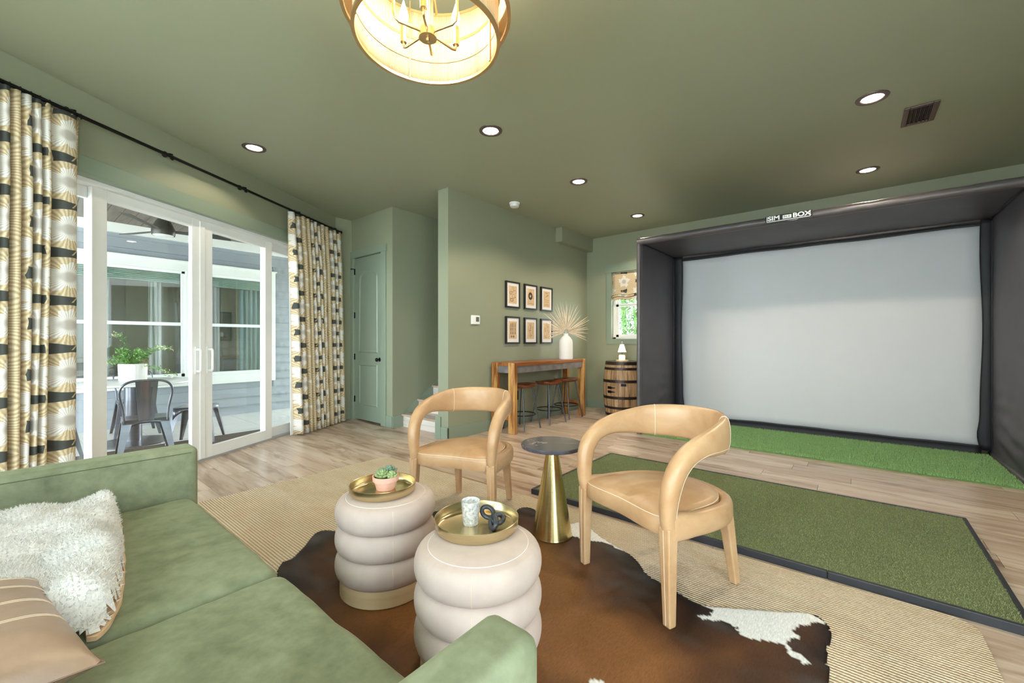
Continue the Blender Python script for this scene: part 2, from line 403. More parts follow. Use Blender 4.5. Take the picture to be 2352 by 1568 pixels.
# back wall with its windows, right wall
mb = MB(); WZ0, WZ1 = 0.08, 2.75; ys = [YR-0.15] + [v for w in BACK_WINDOWS for v in w] + [3.45]
for i in range(0, len(ys), 2): mb.box((XB-0.15, ys[i], 0), (XB, ys[i+1], CEIL))
for a, b in BACK_WINDOWS: mb.box((XB-0.15, a, 0), (XB, b, WZ0)); mb.box((XB-0.15, a, WZ1), (XB, b, CEIL))
struct(mb.build('wall_back', M_wall))
for k, (a, b) in enumerate(BACK_WINDOWS):
    w = MB()
    w.box((XB-0.12, a, WZ0), (XB-0.05, b, WZ0+0.06)).box((XB-0.12, a, WZ1-0.06), (XB-0.05, b, WZ1)).box((XB-0.12, a, WZ0), (XB-0.05, a+0.06, WZ1)).box((XB-0.12, b-0.06, WZ0), (XB-0.05, b, WZ1)).box((XB-0.11, a, 1.38), (XB-0.06, b, 1.43))
    o = struct(w.build('window_%d' % (k+4), M_white))
    MB().box((XB-0.09, a+0.05, WZ0+0.05), (XB-0.086, b-0.05, WZ1-0.05)).build('window_pane', M_glass, o)
    portal('daylight_portal', (XB-0.16, (a+b)/2, (WZ0+WZ1)/2), (0, -PI/2, 0), WZ1-WZ0, b-a)
mb = MB(); xs_ = [XB-0.15] + [v for w in FILL_WINDOWS for v in w] + [XF+0.15]
for i in range(0, len(xs_), 2): mb.box((xs_[i], YR-0.15, 0), (xs_[i+1], YR, CEIL))
for a, b in FILL_WINDOWS: mb.box((a, YR-0.15, 0), (b, YR, WZ0)); mb.box((a, YR-0.15, WZ1), (b, YR, CEIL))
struct(mb.build('wall_right', M_wall))
for k, (a, b) in enumerate(FILL_WINDOWS):
    w = MB(); m_ = (a+b)/2
    w.box((a, YR-0.12, WZ0), (b, YR-0.05, WZ0+0.08)).box((a, YR-0.12, WZ1-0.08), (b, YR-0.05, WZ1)).box((a, YR-0.12, WZ0), (a+0.08, YR-0.05, WZ1)).box((b-0.08, YR-0.12, WZ0), (b, YR-0.05, WZ1)).box((m_-0.05, YR-0.12, WZ0), (m_+0.05, YR-0.05, WZ1))
    o = struct(w.build('window_%d' % (k+8), M_white))  # added out of view to let extra daylight in
    MB().box((a+0.07, YR-0.09, WZ0+0.07), (b-0.07, YR-0.086, WZ1-0.07)).build('window_pane', M_glass, o)
    portal('daylight_portal', (m_, YR-0.16, (WZ0+WZ1)/2), (PI/2, 0, 0), b-a, WZ1-WZ0)
struct(MB().box((XB-1.3, YR-0.15, 2.85), (XB-0.15, 3.4, 2.95)).build('ceiling_light_baffle', M_whitepaint))  # unseen overhang added to cut high skylight at the back windows
struct(MB().box((XB-9, YR-9, -0.3), (XB-0.15, 3.0, -0.06)).box((XB-0.15, YR-9, -0.3), (XF+3, YR-0.15, -0.06)).build('floor_light_bounce', plain('white_bounce_surface', srgb(228, 226, 220), 0.8, vary=0.03)))  # unseen white slab added to bounce skylight up to the ceiling
# far wall with a small window
FW0, FW1, FZ0, FZ1 = 2.42, 3.285, 1.236, 2.395
mb = MB().box((XF, YR-0.15, 0), (XF+0.15, FW0, CEIL)).box((XF, FW1, 0), (XF+0.15, YD, CEIL)).box((XF, FW0, 0), (XF+0.15, FW1, FZ0)).box((XF, FW0, FZ1), (XF+0.15, FW1, CEIL))
struct(mb.build('wall_far', M_wall))
mb = MB().box((XF-0.018, FW1, FZ0-0.09), (XF, FW1+0.095, FZ1)).box((XF-0.018, FW0-0.095, FZ0-0.09), (XF, FW0, FZ1)).box((XF-0.018, FW0, FZ0-0.09), (XF, FW1, FZ0)).box((XF-0.024, FW0-0.12, FZ1), (XF, FW1+0.12, FZ1+0.15))
struct(mb.build('trim_2', M_trim, bevel=0.002))
# partition, its soffit box, stair walls, closet wall
struct(MB().box((XE, YP, 0), (XF, YP2, CEIL)).build('wall_partition', M_wall))
struct(MB().box((5.722, 3.652, 2.811), (XF, YP, CEIL)).build('trim_3', M_wall))
struct(MB().box((XE+0.12, YC, 0), (XF, YC+0.12, CEIL)).build('wall_stair', M_wall))
DY0, DY1, DZ = 5.165, 5.897, 2.455
mb = MB().box((XE, YC, 0), (XE+0.12, DY0, CEIL)).box((XE, DY1, 0), (XE+0.12, YD, CEIL)).box((XE, DY0, DZ), (XE+0.12, DY1, CEIL))
struct(mb.build('wall_closet', M_wall))
struct(MB().box((2.9, YD, 0), (XF+0.15, YD+0.12, CEIL)).build('wall_return', M_wall))
struct(MB().box((XF-0.2, YP2, 0), (XF, YC, CEIL)).build('wall_stair_end', M_wall))
mb = MB().box((XE-0.02, DY0-0.115, 0), (XE, DY0, DZ)).box((XE-0.02, DY1, 0), (XE, YD, DZ)).box((XE-0.026, DY0-0.13, DZ), (XE, YD, DZ+0.1))
mb.box((XE-0.012, YC, 0), (XE, DY0-0.115, 0.155))
struct(mb.build('trim_4', M_trim, bevel=0.003))
BH = 0.15
struct(MB().box((XE-0.014, YP-0.014, 0), (XF-0.014, YP, BH)).box((XE-0.014, YP-0.014, 0), (XE, YP2-0.05, BH)).build('baseboard_partition', M_trim, bevel=0.002))
struct(MB().box((XE-0.02, YP2-0.06, 0), (XE, YP2+0.035, 0.27)).build('trim_5', M_trim, bevel=0.002))
struct(MB().box((XF-0.014, FW0-1.0, 0), (XF, YP-0.014, BH)).build('baseboard_far', M_trim, bevel=0.002))
struct(MB().box((3.12, YD-0.014, 0), (XE-0.02, YD, BH+0.02)).build('baseboard_return', M_trim, bevel=0.002))
mb = MB(); k0 = (XE-0.012, 0.165)
prof = [(XE, 0.0), (5.2, 0.0), (5.2, 0.165+0.66*(5.2-3.52)), (3.52, 0.165), (XE, 0.165)]
mb.hexa([(x, YC-0.014, z) for x, z in prof], [(x, YC, z) for x, z in prof])
struct(mb.build('baseboard_stair', M_trim, bevel=0.002))
# stairs
stair = struct(thing('stairs', 'flight of pale oak steps rising behind the partition', 'stairs', (3.56, 4.43, 0)))
for i in range(7):
    x0 = 3.55 + 0.27*i; z = 0.178*(i+1)
    MB().box((x0, YP2+0.002, z-0.178), (x0+0.27, YC-0.016, z-0.03)).build('riser', M_step, stair, world=True)
    MB().box((x0-0.028, YP2+0.002, z-0.03), (x0+0.275, YC-0.016, z)).build('tread', M_floor, stair, world=True, bevel=0.008)
del stair['kind']
# closet door
def panel_ring(mb, pts, w, x0, x1):
    n = len(pts); cy = sum(p[0] for p in pts)/n; cz = sum(p[1] for p in pts)/n
    def off(p, d): v = Vector((p[0]-cy, p[1]-cz)); k = 1 - d/ max(0.05, v.length); return (cy+v.x*k, cz+v.y*k)
    for i in range(n):
        a, b = pts[i], pts[(i+1)%n]; ai, bi = off(a, w), off(b, w)
        am, bm = off(a, w*0.4), off(b, w*0.4)
        mb.add([(x0, *a), (x0, *b), (x1, *bm), (x1, *am), (x0, *bi), (x0, *ai)], [(0,1,2,3), (3,2,4,5)])
door = thing('closet_door', 'green two-panel door with arched top panel and black knob', 'door', (XE+0.02, (DY0+DY1)/2, 0))
MB().box((XE+0.012, DY0+0.004, 0.022), (XE+0.05, DY1-0.004, DZ-0.006)).build('slab', M_trim, door, world=True, bevel=0.002)
ya, yb = DY0+0.125, DY1-0.125; zt, ze = 2.13, 2.25
arch = [(ya, 1.02), (yb, 1.02), (yb, zt)] + [((ya+yb)/2+(yb-ya)/2*math.cos(a), zt+(ze-zt)*math.sin(a)) for a in [PI*k/10 for k in range(1,10)]] + [(ya, zt)]
for pts in (arch, [(ya, 0.24), (yb, 0.24), (yb, 0.86), (ya, 0.86)]):
    mb = MB(); panel_ring(mb, pts, 0.045, XE+0.0122, XE+0.002); mb.build('panel_moulding', M_trim, door, world=True, smooth=30, recalc=True)
kn = MB()
for r0, x0, x1 in ((0.03, 0.002, 0.012), (0.012, -0.03, 0.002)):
    kn.tube([(XE+0.012+x0-0.002, 5.238, 0.93), (XE+0.012+x1-0.002, 5.238, 0.93)], r0, 14)
kn.ball((XE-0.035, 5.238, 0.93), 0.028, 14, 10, (0.75, 1, 1)); kn.build('knob', M_black, door, world=True, smooth=40)
for z in (0.32, 0.96, 1.59, 2.25):
    MB().box((XE-0.004, DY1-0.012, z-0.045), (XE+0.012, DY1+0.012, z+0.045)).build('hinge', M_black, door, world=True)
MB().tube([(XE-0.005, DY1, 2.29), (XE-0.06, DY1-0.01, 2.29)], 0.007, 8).tube([(XE-0.005, DY1+0.005, 2.29), (XE-0.02, DY1+0.06, 2.29)], 0.007, 8).build('hinge_stop', M_black, door, world=True)
# handrail end beyond the partition
MB().hexa([(3.62,YP2+0.02,0.98),(3.62,YP2+0.09,0.98),(3.62,YP2+0.09,1.06),(3.62,YP2+0.02,1.06)], [(4.9,YP2+0.02,1.82),(4.9,YP2+0.09,1.82),(4.9,YP2+0.09,1.90),(4.9,YP2+0.02,1.90)])
hr = thing('handrail', 'pale green handrail end beside the stairs', 'handrail', (3.62, YP2+0.06, 0.9))
MB().hexa([(3.6,YP2+0.03,0.98),(3.6,YP2+0.10,0.98),(3.6,YP2+0.10,1.05),(3.6,YP2+0.03,1.05)], [(4.9,YP2+0.03,1.82),(4.9,YP2+0.10,1.82),(4.9,YP2+0.10,1.89),(4.9,YP2+0.03,1.89)]).build('rail', M_whitepaint, hr, world=True, bevel=0.01)
MB().box((3.66, YP2, 0.86), (3.7, YP2+0.06, 1.02)).build('bracket', M_whitepaint, hr, world=True, bevel=0.004)
# ------------------------------------------------------------------ sliding door
slider = struct(thing('door_1', 'white four-panel sliding glass door to the porch', 'door', sw(1.489, 0.1, 0)))
def spart(name, s0, s1, t0, t1, z0, z1, mat=M_white, bevel=0.003, par=slider):
    return swbox(MB(), s0, s1, t0, t1, z0, z1).build(name, mat, par, world=True, bevel=bevel)
spart('head_frame', OP0, OP1, 0.03, 0.17, OPZ-0.035, OPZ+0.02)
spart('jamb', OP0, OP0+0.04, 0.03, 0.17, 0, OPZ-0.035); spart('jamb', OP1-0.04, OP1, 0.03, 0.17, 0, OPZ-0.035)
M_sill = plain('grey_aluminium_sill', srgb(176, 176, 178), 0.4, 0.4)
spart('sill', OP0, OP1, 0.068, 0.2, -0.045, 0.022, M_sill)
def dpanel(a0, a1, g0, g1, t0, t1, zb=0.133, zt=2.30):
    p = spart('panel_frame', a0, g0, t0, t1, 0.022, OPZ-0.035)
    for n_, q in (('stile', (g1, a1, t0, t1, 0.022, OPZ-0.035)), ('bottom_rail', (g0, g1, t0, t1, 0.022, zb)), ('top_rail', (g0, g1, t0, t1, zt, OPZ-0.035))):
        swbox(MB(), *q).build(n_, M_white, slider, world=True, bevel=0.003)
    tm = (t0+t1)/2
    swbox(MB(), g0-0.01, g1+0.01, tm-0.004, tm+0.004, zb-0.01, zt+0.01).build('pane', M_glass, slider, world=True)
    return p
dpanel(0.553, 1.489, 0.657, 1.382, 0.075, 0.115); dpanel(1.489, 2.425, 1.606, 2.318, 0.075, 0.115)
dpanel(OP0+0.04, 0.64, OP0+0.13, 0.56, 0.125, 0.165); dpanel(2.34, OP1-0.04, 2.42, OP1-0.13, 0.125, 0.165)
spart('meeting_strip', 1.462, 1.516, 0.066, 0.076, 0.03, OPZ-0.05)
def handle(s):
    h = MB(); h.tube([sw(s,0.075,1.11), sw(s,0.03,1.11), sw(s,0.025,1.10), sw(s,0.025,0.91), sw(s,0.03,0.90), sw(s,0.075,0.90)], 0.011, 8, sec=0.6)
    h.build('pull_handle', M_white, slider, world=True, smooth=40)
    swbox(MB(), s-0.02, s+0.02, 0.068, 0.076, 0.87, 1.14).build('handle_plate', M_white, slider, world=True, bevel=0.003)
handle(1.43); handle(1.56)
# ------------------------------------------------------------------ porch beyond the sliding door
HY = 8.15; PZ = -0.05
dl0 = NX*sw(0,0.171,0)[0] + NY*sw(0,0.171,0)[1]
poly_out = lambda x0, y0, x1, y1: clip([(x0,y0),(x1,y0),(x1,y1),(x0,y1)], -NX, -NY, -dl0)
pf = struct(MB().prism(clip(poly_out(-3.5, 2.0, 5.2, HY+0.03), 1, 0, 3.3), PZ-0.3, PZ-0.012).build('floor_porch', M_grout))
# tiles of the porch floor, kept on the outer side of the slider wall
dl2 = NX*sw(0,0.2,0)[0] + NY*sw(0,0.2,0)[1]
for i in range(9):
    for j in range(8):
        x0, y0 = -1.2+0.6*i, 3.6+0.6*j
        q = clip([(x0+0.003,y0+0.003),(x0+0.597,y0+0.003),(x0+0.597,min(y0+0.597,HY)),(x0+0.003,min(y0+0.597,HY))], -NX, -NY, -dl2)
        if len(q) > 2 and max(p[1] for p in q)-min(p[1] for p in q) > 0.05: MB().prism(q, PZ-0.012, PZ).build('tile', M_tile, pf)
pw = struct(MB().box((-3.5, HY+0.03, PZ-0.1), (5.2, HY+0.06, 0.49)).box((-3.5, HY+0.03, 2.44), (5.2, HY+0.06, 3.1)).box((3.12, HY+0.03, 0.49), (5.2, HY+0.06, 2.44)).box((-3.5, HY+0.03, 0.49), (-1.2, HY+0.06, 2.44)).build('wall_porch', M_siding))
z = PZ
bh = 0.144
while z < 2.75:
    runs = [(-3.0, 5.1)] if (z+bh <= 0.5 or z >= 2.42) else [(3.1, 5.1), (-3.0, -1.18)]
    for a, b in runs:
        z1 = min(z+bh, 2.76)
        MB().add([(a,HY-0.012,z),(b,HY-0.012,z),(b,HY+0.03,z),(a,HY+0.03,z),(a,HY+0.008,z1),(b,HY+0.008,z1),(b,HY+0.03,z1),(a,HY+0.03,z1)],
                 [(0,3,2,1),(4,5,6,7),(0,1,5,4),(1,2,6,5),(2,3,7,6),(3,0,4,7)]).build('siding_board', M_siding, pw)
    z += bh
struct(MB().box((-3, HY-0.05, 2.745), (5.1, HY+0.03, 2.88)).build('trim_6', M_whitepaint, bevel=0.004))
pc = struct(MB().prism(poly_out(-4.5, 1.0, 3.1, HY+0.03), 2.9, 2.98).prism([(3.1, YD+0.13), (5.4, YD+0.13), (5.4, HY+0.03), (3.1, HY+0.03)], 2.9, 2.98).build('ceiling_porch', M_gap))  # unseen left end lengthened to keep skylight off the porch
dl3 = NX*sw(0,0.171,0)[0] + NY*sw(0,0.171,0)[1]
for i in range(34):
    x0 = -1.4+0.14*i
    yy = 3.3 if x0 < 2.8 else YD+0.13
    q = clip([(x0+0.003,yy),(x0+0.137,yy),(x0+0.137,HY-0.05),(x0+0.003,HY-0.05)], -NX, -NY, -dl3)
    if len(q) > 2: MB().prism(q, 2.88, 2.899).build('ceiling_board', M_porchwood, pc)
# windows of the house wall
M_blind = plain('pale_aqua_blind', srgb(172, 196, 184), 0.5, vary=0.04)
wtrim = MB()
for a, b in ((-1.2, -1.08), (0.30, 0.42), (1.80, 2.11), (2.955, 3.12)): wtrim.box((a, HY-0.03, 0.49), (b, HY+0.03, 2.44))
wtrim.box((-1.2, HY-0.034, 2.29), (3.12, HY+0.03, 2.44)).box((-1.2, HY-0.034, 0.49), (3.12, HY+0.03, 0.64)).box((-1.22, HY-0.06, 2.43), (3.14, HY+0.0, 2.45))
struct(wtrim.build('trim_7', M_whitepaint, bevel=0.004))
for k, (a, b) in enumerate(((-1.08, 0.30), (0.42, 1.80), (2.11, 2.955))):
    w = struct(thing('window_%d' % (k+1), 'white double-hung window of the grey sided house', 'window', ((a+b)/2, HY, 0.64)))
    MB().box((a, HY-0.01, 0.64), (a+0.045, HY+0.05, 2.29)).box((b-0.045, HY-0.01, 0.64), (b, HY+0.05, 2.29)).box((a, HY-0.01, 2.25), (b, HY+0.05, 2.29)).box((a, HY-0.01, 0.64), (b, HY+0.05, 0.69)).build('frame', M_white, w, world=True, bevel=0.003)
    MB().box((a+0.04, HY-0.02, 1.435), (b-0.04, HY+0.03, 1.485)).build('meeting_rail', M_white, w, world=True, bevel=0.003)
    MB().box((a+0.04, HY+0.01, 0.68), (b-0.04, HY+0.014, 1.44)).build('lower_pane', M_glass2, w, world=True)
    MB().box((a+0.04, HY+0.025, 1.48), (b-0.04, HY+0.029, 2.26)).build('upper_pane', M_glass2, w, world=True)
    bl = thing('window_blind', ('pale aqua blind stacked at the top of the first house window', 'pale aqua blind stacked at the top of the wide house window', 'pale aqua blind stacked above the blue curtain')[k], 'blind', ((a+b)/2, HY+0.08, 2.1))
    for i in range(6):
        MB().box((a+0.05, HY+0.065, 2.10+0.025*i), (b-0.05, HY+0.115, 2.117+0.025*i)).build('slat', M_blind, bl, world=True)
    MB().box((a+0.05, HY+0.06, 2.25), (b-0.05, HY+0.12, 2.285)).build('head_rail', M_blind, bl, world=True)
# room seen through those windows
M_beige = plain('beige_room_wall', srgb(196, 182, 158), 0.8, vary=0.03)
M_roomfloor = plain('brown_room_floor', srgb(120, 96, 78), 0.5, vary=0.1)
struct(MB().box((-3, 10.9, PZ), (5, 11.0, 2.8)).box((-3, HY+0.06, PZ), (-2.9, 11, 2.8)).box((3.9, HY+0.06, PZ), (4.0, 11, 2.8)).build('wall_house_room', M_beige))
struct(MB().box((-3, HY+0.06, PZ-0.1), (5, 11, PZ)).build('floor_house_room', M_roomfloor))
struct(MB().box((-3, HY+0.06, 2.7), (5, 11, 2.8)).build('ceiling_house_room', M_whitepaint))
def drape(name, label, x0, x1, y, z0, z1, mat, amp=0.035, waves=5):
    mb = MB(); mb.grid(lambda u, v: (x0+(x1-x0)*u, y+amp*math.sin(u*waves*2*PI)+0.01*math.sin(v*7+u*9), z0+(z1-z0)*v), 50, 8)
    o = mb.build(name, mat, smooth=180); o.modifiers.new('solid', 'SOLIDIFY').thickness = 0.004
    return tag(o, label, 'curtain')
M_sheer = plain('pale_sheer', srgb(214, 212, 208), 0.8, vary=0.04)
M_aqua = plain('aqua_curtain_cloth', srgb(150, 176, 186), 0.8, vary=0.06)
drape('window_curtain', 'aqua curtain hanging inside the narrow house window', 2.62, 2.99, HY+0.24, 0.35, 2.4, M_aqua, 0.03, 5)
drape('window_curtain', 'pale sheer curtain inside the narrow house window', 2.28, 2.44, HY+0.6, 0.2, 2.4, M_sheer, 0.02, 3)
drape('window_curtain', 'pale sheer curtain at the right of the wide house window', 1.42, 1.58, HY+0.35, 0.2, 2.4, M_sheer, 0.02, 3)
drape('window_curtain', 'pale sheer curtain at the left of the wide house window', 0.78, 0.98, HY+0.35, 0.2, 2.4, M_sheer, 0.02, 3)
dr = thing('dresser', 'grey dresser with drawers inside the house', 'dresser', (2.75, 9.9, PZ))
M_dress = plain('grey_dresser_paint', srgb(116, 116, 122), 0.5, vary=0.05)
MB().box((2.1, 9.6, PZ+0.06), (3.3, 10.1, 0.86)).build('body', M_dress, dr, world=True, bevel=0.01)
MB().box((2.06, 9.57, 0.86), (3.34, 10.12, 0.90)).build('top', M_acacia_h, dr, world=True, bevel=0.006)
for r_ in range(3):
    for c_ in range(2):
        d = MB().box((2.14+0.58*c_, 9.58, 0.09+0.26*r_), (2.68+0.58*c_, 9.602, 0.32+0.26*r_)).build('drawer', M_dress, dr, world=True, bevel=0.006)
        MB().ball((2.41+0.58*c_, 9.56, 0.2+0.26*r_), 0.018, 8, 6).build('knob', M_black, d)
vz = thing('flower_vase', 'vase of white and coral flowers on the grey dresser', 'vase', (2.72, 9.8, 0.9))
MB().lathe([(0.05,0),(0.06,0.06),(0.035,0.16),(0.045,0.2)], 16).build('vase_body', plain('clear_vase', srgb(190,196,196), 0.1), vz, smooth=60)
for k in range(16):
    a, e = random.uniform(0, 2*PI), random.uniform(0.1, 1)
    MB().ball((0.14*e*math.cos(a), 0.14*e*math.sin(a), 0.28+0.16*(1-e*0.5)+0.05*random.random()), 0.05, 8, 6).build('bloom', plain('bloom_petal', srgb(*random.choice(((228,150,110),(236,230,222),(240,232,226),(210,120,90)))), 0.7), vz, smooth=180)
pic = thing('wall_picture', 'dark framed picture on the house wall above the dresser', 'picture', (3.25, 10.88, 1.1))
MB().box((2.85, 10.86, 1.2), (3.25, 10.9, 1.85)).build('picture_frame', M_black, pic, world=True)
MB().box((2.88, 10.85, 1.23), (3.22, 10.862, 1.82)).build('print', plain('dim_print', srgb(92, 84, 80), 0.6, vary=0.3), pic, world=True)
# porch furniture
TX, TY = 1.0, 6.85
pt = thing('porch_table', 'round white-topped pedestal table on the porch', 'table', (TX, TY, PZ))
MB().lathe([(0.0,0.722),(0.575,0.722),(0.59,0.73),(0.59,0.745),(0.58,0.752),(0.0,0.752)], 48).build('table_top', plain('white_stone_top', srgb(236,234,230), 0.3, vary=0.03), pt, smooth=40)
MB().lathe([(0.085,0.02),(0.085,0.722)], 24).build('pedestal', M_gun, pt, smooth=40)
MB().lathe([(0.0,0),(0.36,0),(0.36,0.012),(0.1,0.03),(0,0.03)], 32).build('base_plate', M_gun, pt, smooth=40)
pl = thing('potted_plant', 'white fluted pot of trailing green foliage on the porch table', 'plant', (TX, TY, PZ+0.753))
mb = MB(); n = 72; prof = [(0.112,0),(0.13,0.015),(0.136,0.21),(0.128,0.215),(0.12,0.19),(0,0.19)]
mb.add([((r*(1+(0.018*math.cos(24*2*PI*i/n) if 0 < k < 3 else 0)))*math.cos(2*PI*i/n), (r*(1+(0.018*math.cos(24*2*PI*i/n) if 0 < k < 3 else 0)))*math.sin(2*PI*i/n), z) for k, (r, z) in enumerate(prof) for i in range(n)],
       [(k*n+i, k*n+(i+1)%n, (k+1)*n+(i+1)%n, (k+1)*n+i) for k in range(len(prof)-1) for i in range(n)])
mb.build('pot', M_plaster, pl, smooth=50)
leafm = plain('fern_green', srgb(104, 146, 70), 0.55, vary=0.4, scale=40); tipm = plain('cream_leaf_tip', srgb(212, 208, 168), 0.6, vary=0.15, scale=40)
fol, tip, stems = MB(), MB(), MB()
def leaf(mb, p, d, l, w):
    d = Vector(d).normalized(); s = d.cross(Vector((random.uniform(-1,1), random.uniform(-1,1), random.uniform(-1,1)))).normalized()*w
    p = Vector(p); mb.add([p, p+d*l*0.5+s, p+d*l, p+d*l*0.5-s], [(0,1,2,3)])
RX, RY = math.sin(CAM_A), -math.cos(CAM_A)
for k in range(46):
    a = random.uniform(0, 2*PI); L = random.uniform(0.1, 0.2); up = random.uniform(0.05, 0.17)
    if k < 7: L, up, a = (0.42, 0.20, -0.85) if k < 3 else ((0.40, 0.03, 2.35) if k < 5 else (0.46, -0.02, -0.8)); a += random.uniform(-0.15, 0.15)
    if k in (7, 8): L, up, a = 0.2, 0.36, 2.5
    pts = [Vector((math.cos(a)*L*t, math.sin(a)*L*t, 0.2+up*math.sin(t*PI*0.6)*1.05-(0.12*t**3 if k in (5,6) else 0))) for t in [i/8 for i in range(9)]]
    stems.tube(pts, 0.002, 4)
    for i, p in enumerate(pts[1:]):
        for _ in range(9 if k < 9 else 7):
            q = p + Vector([random.uniform(-0.025, 0.025) for _ in range(3)]); d = Vector((random.uniform(-1,1), random.uniform(-1,1), random.uniform(-0.3,1)))
            leaf(tip if (k < 9 and i > 4 and random.random() < 0.5) else fol, q, d, random.uniform(0.02, 0.04), 0.006)
stuff(fol.build('foliage', leafm, pl, recalc=False)); stuff(tip.build('leaf_tips', tipm, pl, recalc=False)); stems.build('stems', leafm, pl)
def metal_seat(name, label, loc, rot, back=True, group=None):
    t = thing(name, label, 'chair' if back else 'stool', loc, rot, group); H0 = 0.45
    mb = MB(); mb.grid(lambda u, v: ((v-0.5)*0.36, (u-0.5)*0.36*(1+0.04*(v-0.5)), H0-0.012*math.sin(PI*u)*math.sin(PI*v)), 12, 12)
    o = mb.build('seat', M_gun, t, smooth=180); o.modifiers.new('solid', 'SOLIDIFY').thickness = -0.006
    for sy in (-1, 1):                       # skirts with the arched cut-out, and the splayed folded legs
        for ax in (0, 1):
            m2 = MB(); pr = []
            for k in range(13):
                w = -0.18+0.36*k/12; dz = 0.035+0.10*(abs(w)/0.18)**3
                pr.append((w, dz))
            vs = []
            for w, dz in pr:
                for q in (0, dz):
                    e = 0.18+0.012*q/0.1
                    vs.append((w, sy*e, H0-q) if ax else (sy*e, w, H0-q))
            m2.add(vs, [(2*k, 2*k+1, 2*k+3, 2*k+2) for k in range(12)])
            o = m2.build('skirt', M_gun, t, smooth=180); o.modifiers.new('solid', 'SOLIDIFY').thickness = 0.004
        for sx in (-1, 1):
            a, b = Vector((sx*0.182, sy*0.182, H0-0.02)), Vector((sx*0.245, sy*0.235, 0.0))
            m3 = MB(); w0, w1 = 0.075, 0.028
            m3.add([a, a-Vector((sx*w0,0,0)), b-Vector((sx*w1,0,0)), b, a-Vector((0,sy*w0,0)), b-Vector((0,sy*w1,0))], [(0,1,2,3),(0,3,5,4)])
            o = m3.build('leg', M_gun, t); o.modifiers.new('solid', 'SOLIDIFY').thickness = 0.006
    if back:
        hoop = catmull([(-0.175,-0.165,H0-0.02),(-0.185,-0.175,H0+0.12),(-0.215,-0.2,H0+0.30),(-0.235,-0.14,H0+0.385),(-0.245,0,H0+0.40),(-0.235,0.14,H0+0.385),(-0.215,0.2,H0+0.30),(-0.185,0.175,H0+0.12),(-0.175,0.165,H0-0.02)], 6)
        MB().tube(hoop, 0.011, 8).build('back_hoop', M_gun, t, smooth=60)
        m4 = MB(); m4.hexa([(-0.178,-0.06,H0-0.01),(-0.178,0.06,H0-0.01),(-0.184,0.06,H0-0.01),(-0.184,-0.06,H0-0.01)], [(-0.243,-0.088,H0+0.395),(-0.243,0.088,H0+0.395),(-0.249,0.088,H0+0.395),(-0.249,-0.088,H0+0.395)])
        sp = m4.build('back_splat', M_gun, t, bevel=0.002)
        for s_ in (-1, 1): MB().tube([(-0.186, s_*0.025, H0+0.08), (-0.24, s_*0.038, H0+0.33)], 0.005, 6).build('pressed_rib', M_gun, sp)
    return t
metal_seat('metal_chair', 'gunmetal bistro chair seen from behind at the porch table', (0.93, 5.72, PZ), math.radians(84))
metal_seat('metal_chair', 'gunmetal bistro chair on the far side of the porch table', (1.12, 7.5, PZ), math.radians(-92))
metal_seat('metal_chair', 'gunmetal bistro chair half hidden by the drawn curtain', (0.22, 6.5, PZ), math.radians(25))
metal_seat('metal_stool', 'low gunmetal backless stool beside the porch table', (1.50, 6.25, PZ), math.radians(150), False)
fan = thing('ceiling_fan', 'dark ceiling fan with a round light under the porch boards', 'fan', (1.15, 6.1, 2.40))
M_fan = plain('dark_bronze_fan', srgb(66, 62, 56), 0.4, 0.4)
MB().lathe([(0.105,0.0),(0.11,0.03),(0.108,0.07),(0.07,0.16),(0.035,0.21),(0.018,0.23),(0.014,0.48)], 28).build('motor_housing', M_fan, fan, smooth=40)
MB().lathe([(0.0,-0.012),(0.08,-0.008),(0.1,0.002),(0,0.002)], 28).build('light_lens', plain('fan_lens', srgb(240,240,236), 0.4), fan, smooth=40)
for k, a in enumerate((112, 232, 352)):
    a = math.radians(a); ca, sa = math.cos(a), math.sin(a)
    P = lambda r, w, z: (ca*r-sa*w, sa*r+ca*w, z)
    MB().hexa([P(0.1,-0.03,0.055), P(0.62,-0.07,0.075), P(0.66,0.05,0.05), P(0.1,0.03,0.045)], [P(0.1,-0.03,0.063), P(0.62,-0.07,0.083), P(0.66,0.05,0.058), P(0.1,0.03,0.053)]).build('blade', M_fan, fan)
# garden seen through the far window: fence, bamboo
struct(MB().box((-30, -30, -0.6), (40, 40, -0.4)).build('ground', plain('pale_bounce_ground', srgb(206, 202, 194), 0.9, vary=0.06)))  # made pale so that it reflects skylight up to the ceiling
fe = thing('garden_fence', 'white garden fence outside the small far window', 'fence', (9.4, 2.6, -0.4))
for k in range(16):
    MB().box((9.4, 0.6+0.2*k, -0.4), (9.43, 0.795+0.2*k, 1.42)).build('fence_board', M_whitepaint, fe, world=True)
MB().box((9.34, 3.05, -0.4), (9.46, 3.21, 1.58)).build('post', M_whitepaint, fe, world=True)
ev = struct(MB().box((XF+0.15, -3, 2.95), (XF+1.2, 6.3, 3.05)).build('ceiling_garden_shade', M_whitepaint))  # unseen overhang added to shade the plants outside
bam = thing('bamboo', 'green bamboo growing beyond the white fence', 'plant', (10.3, 2.8, -0.4))
M_bam = plain('bamboo_green', srgb(120, 150, 88), 0.5, vary=0.3, scale=8); M_bl = plain('bamboo_leaf', srgb(96, 138, 70), 0.5, vary=0.4, scale=30)
bf = MB()
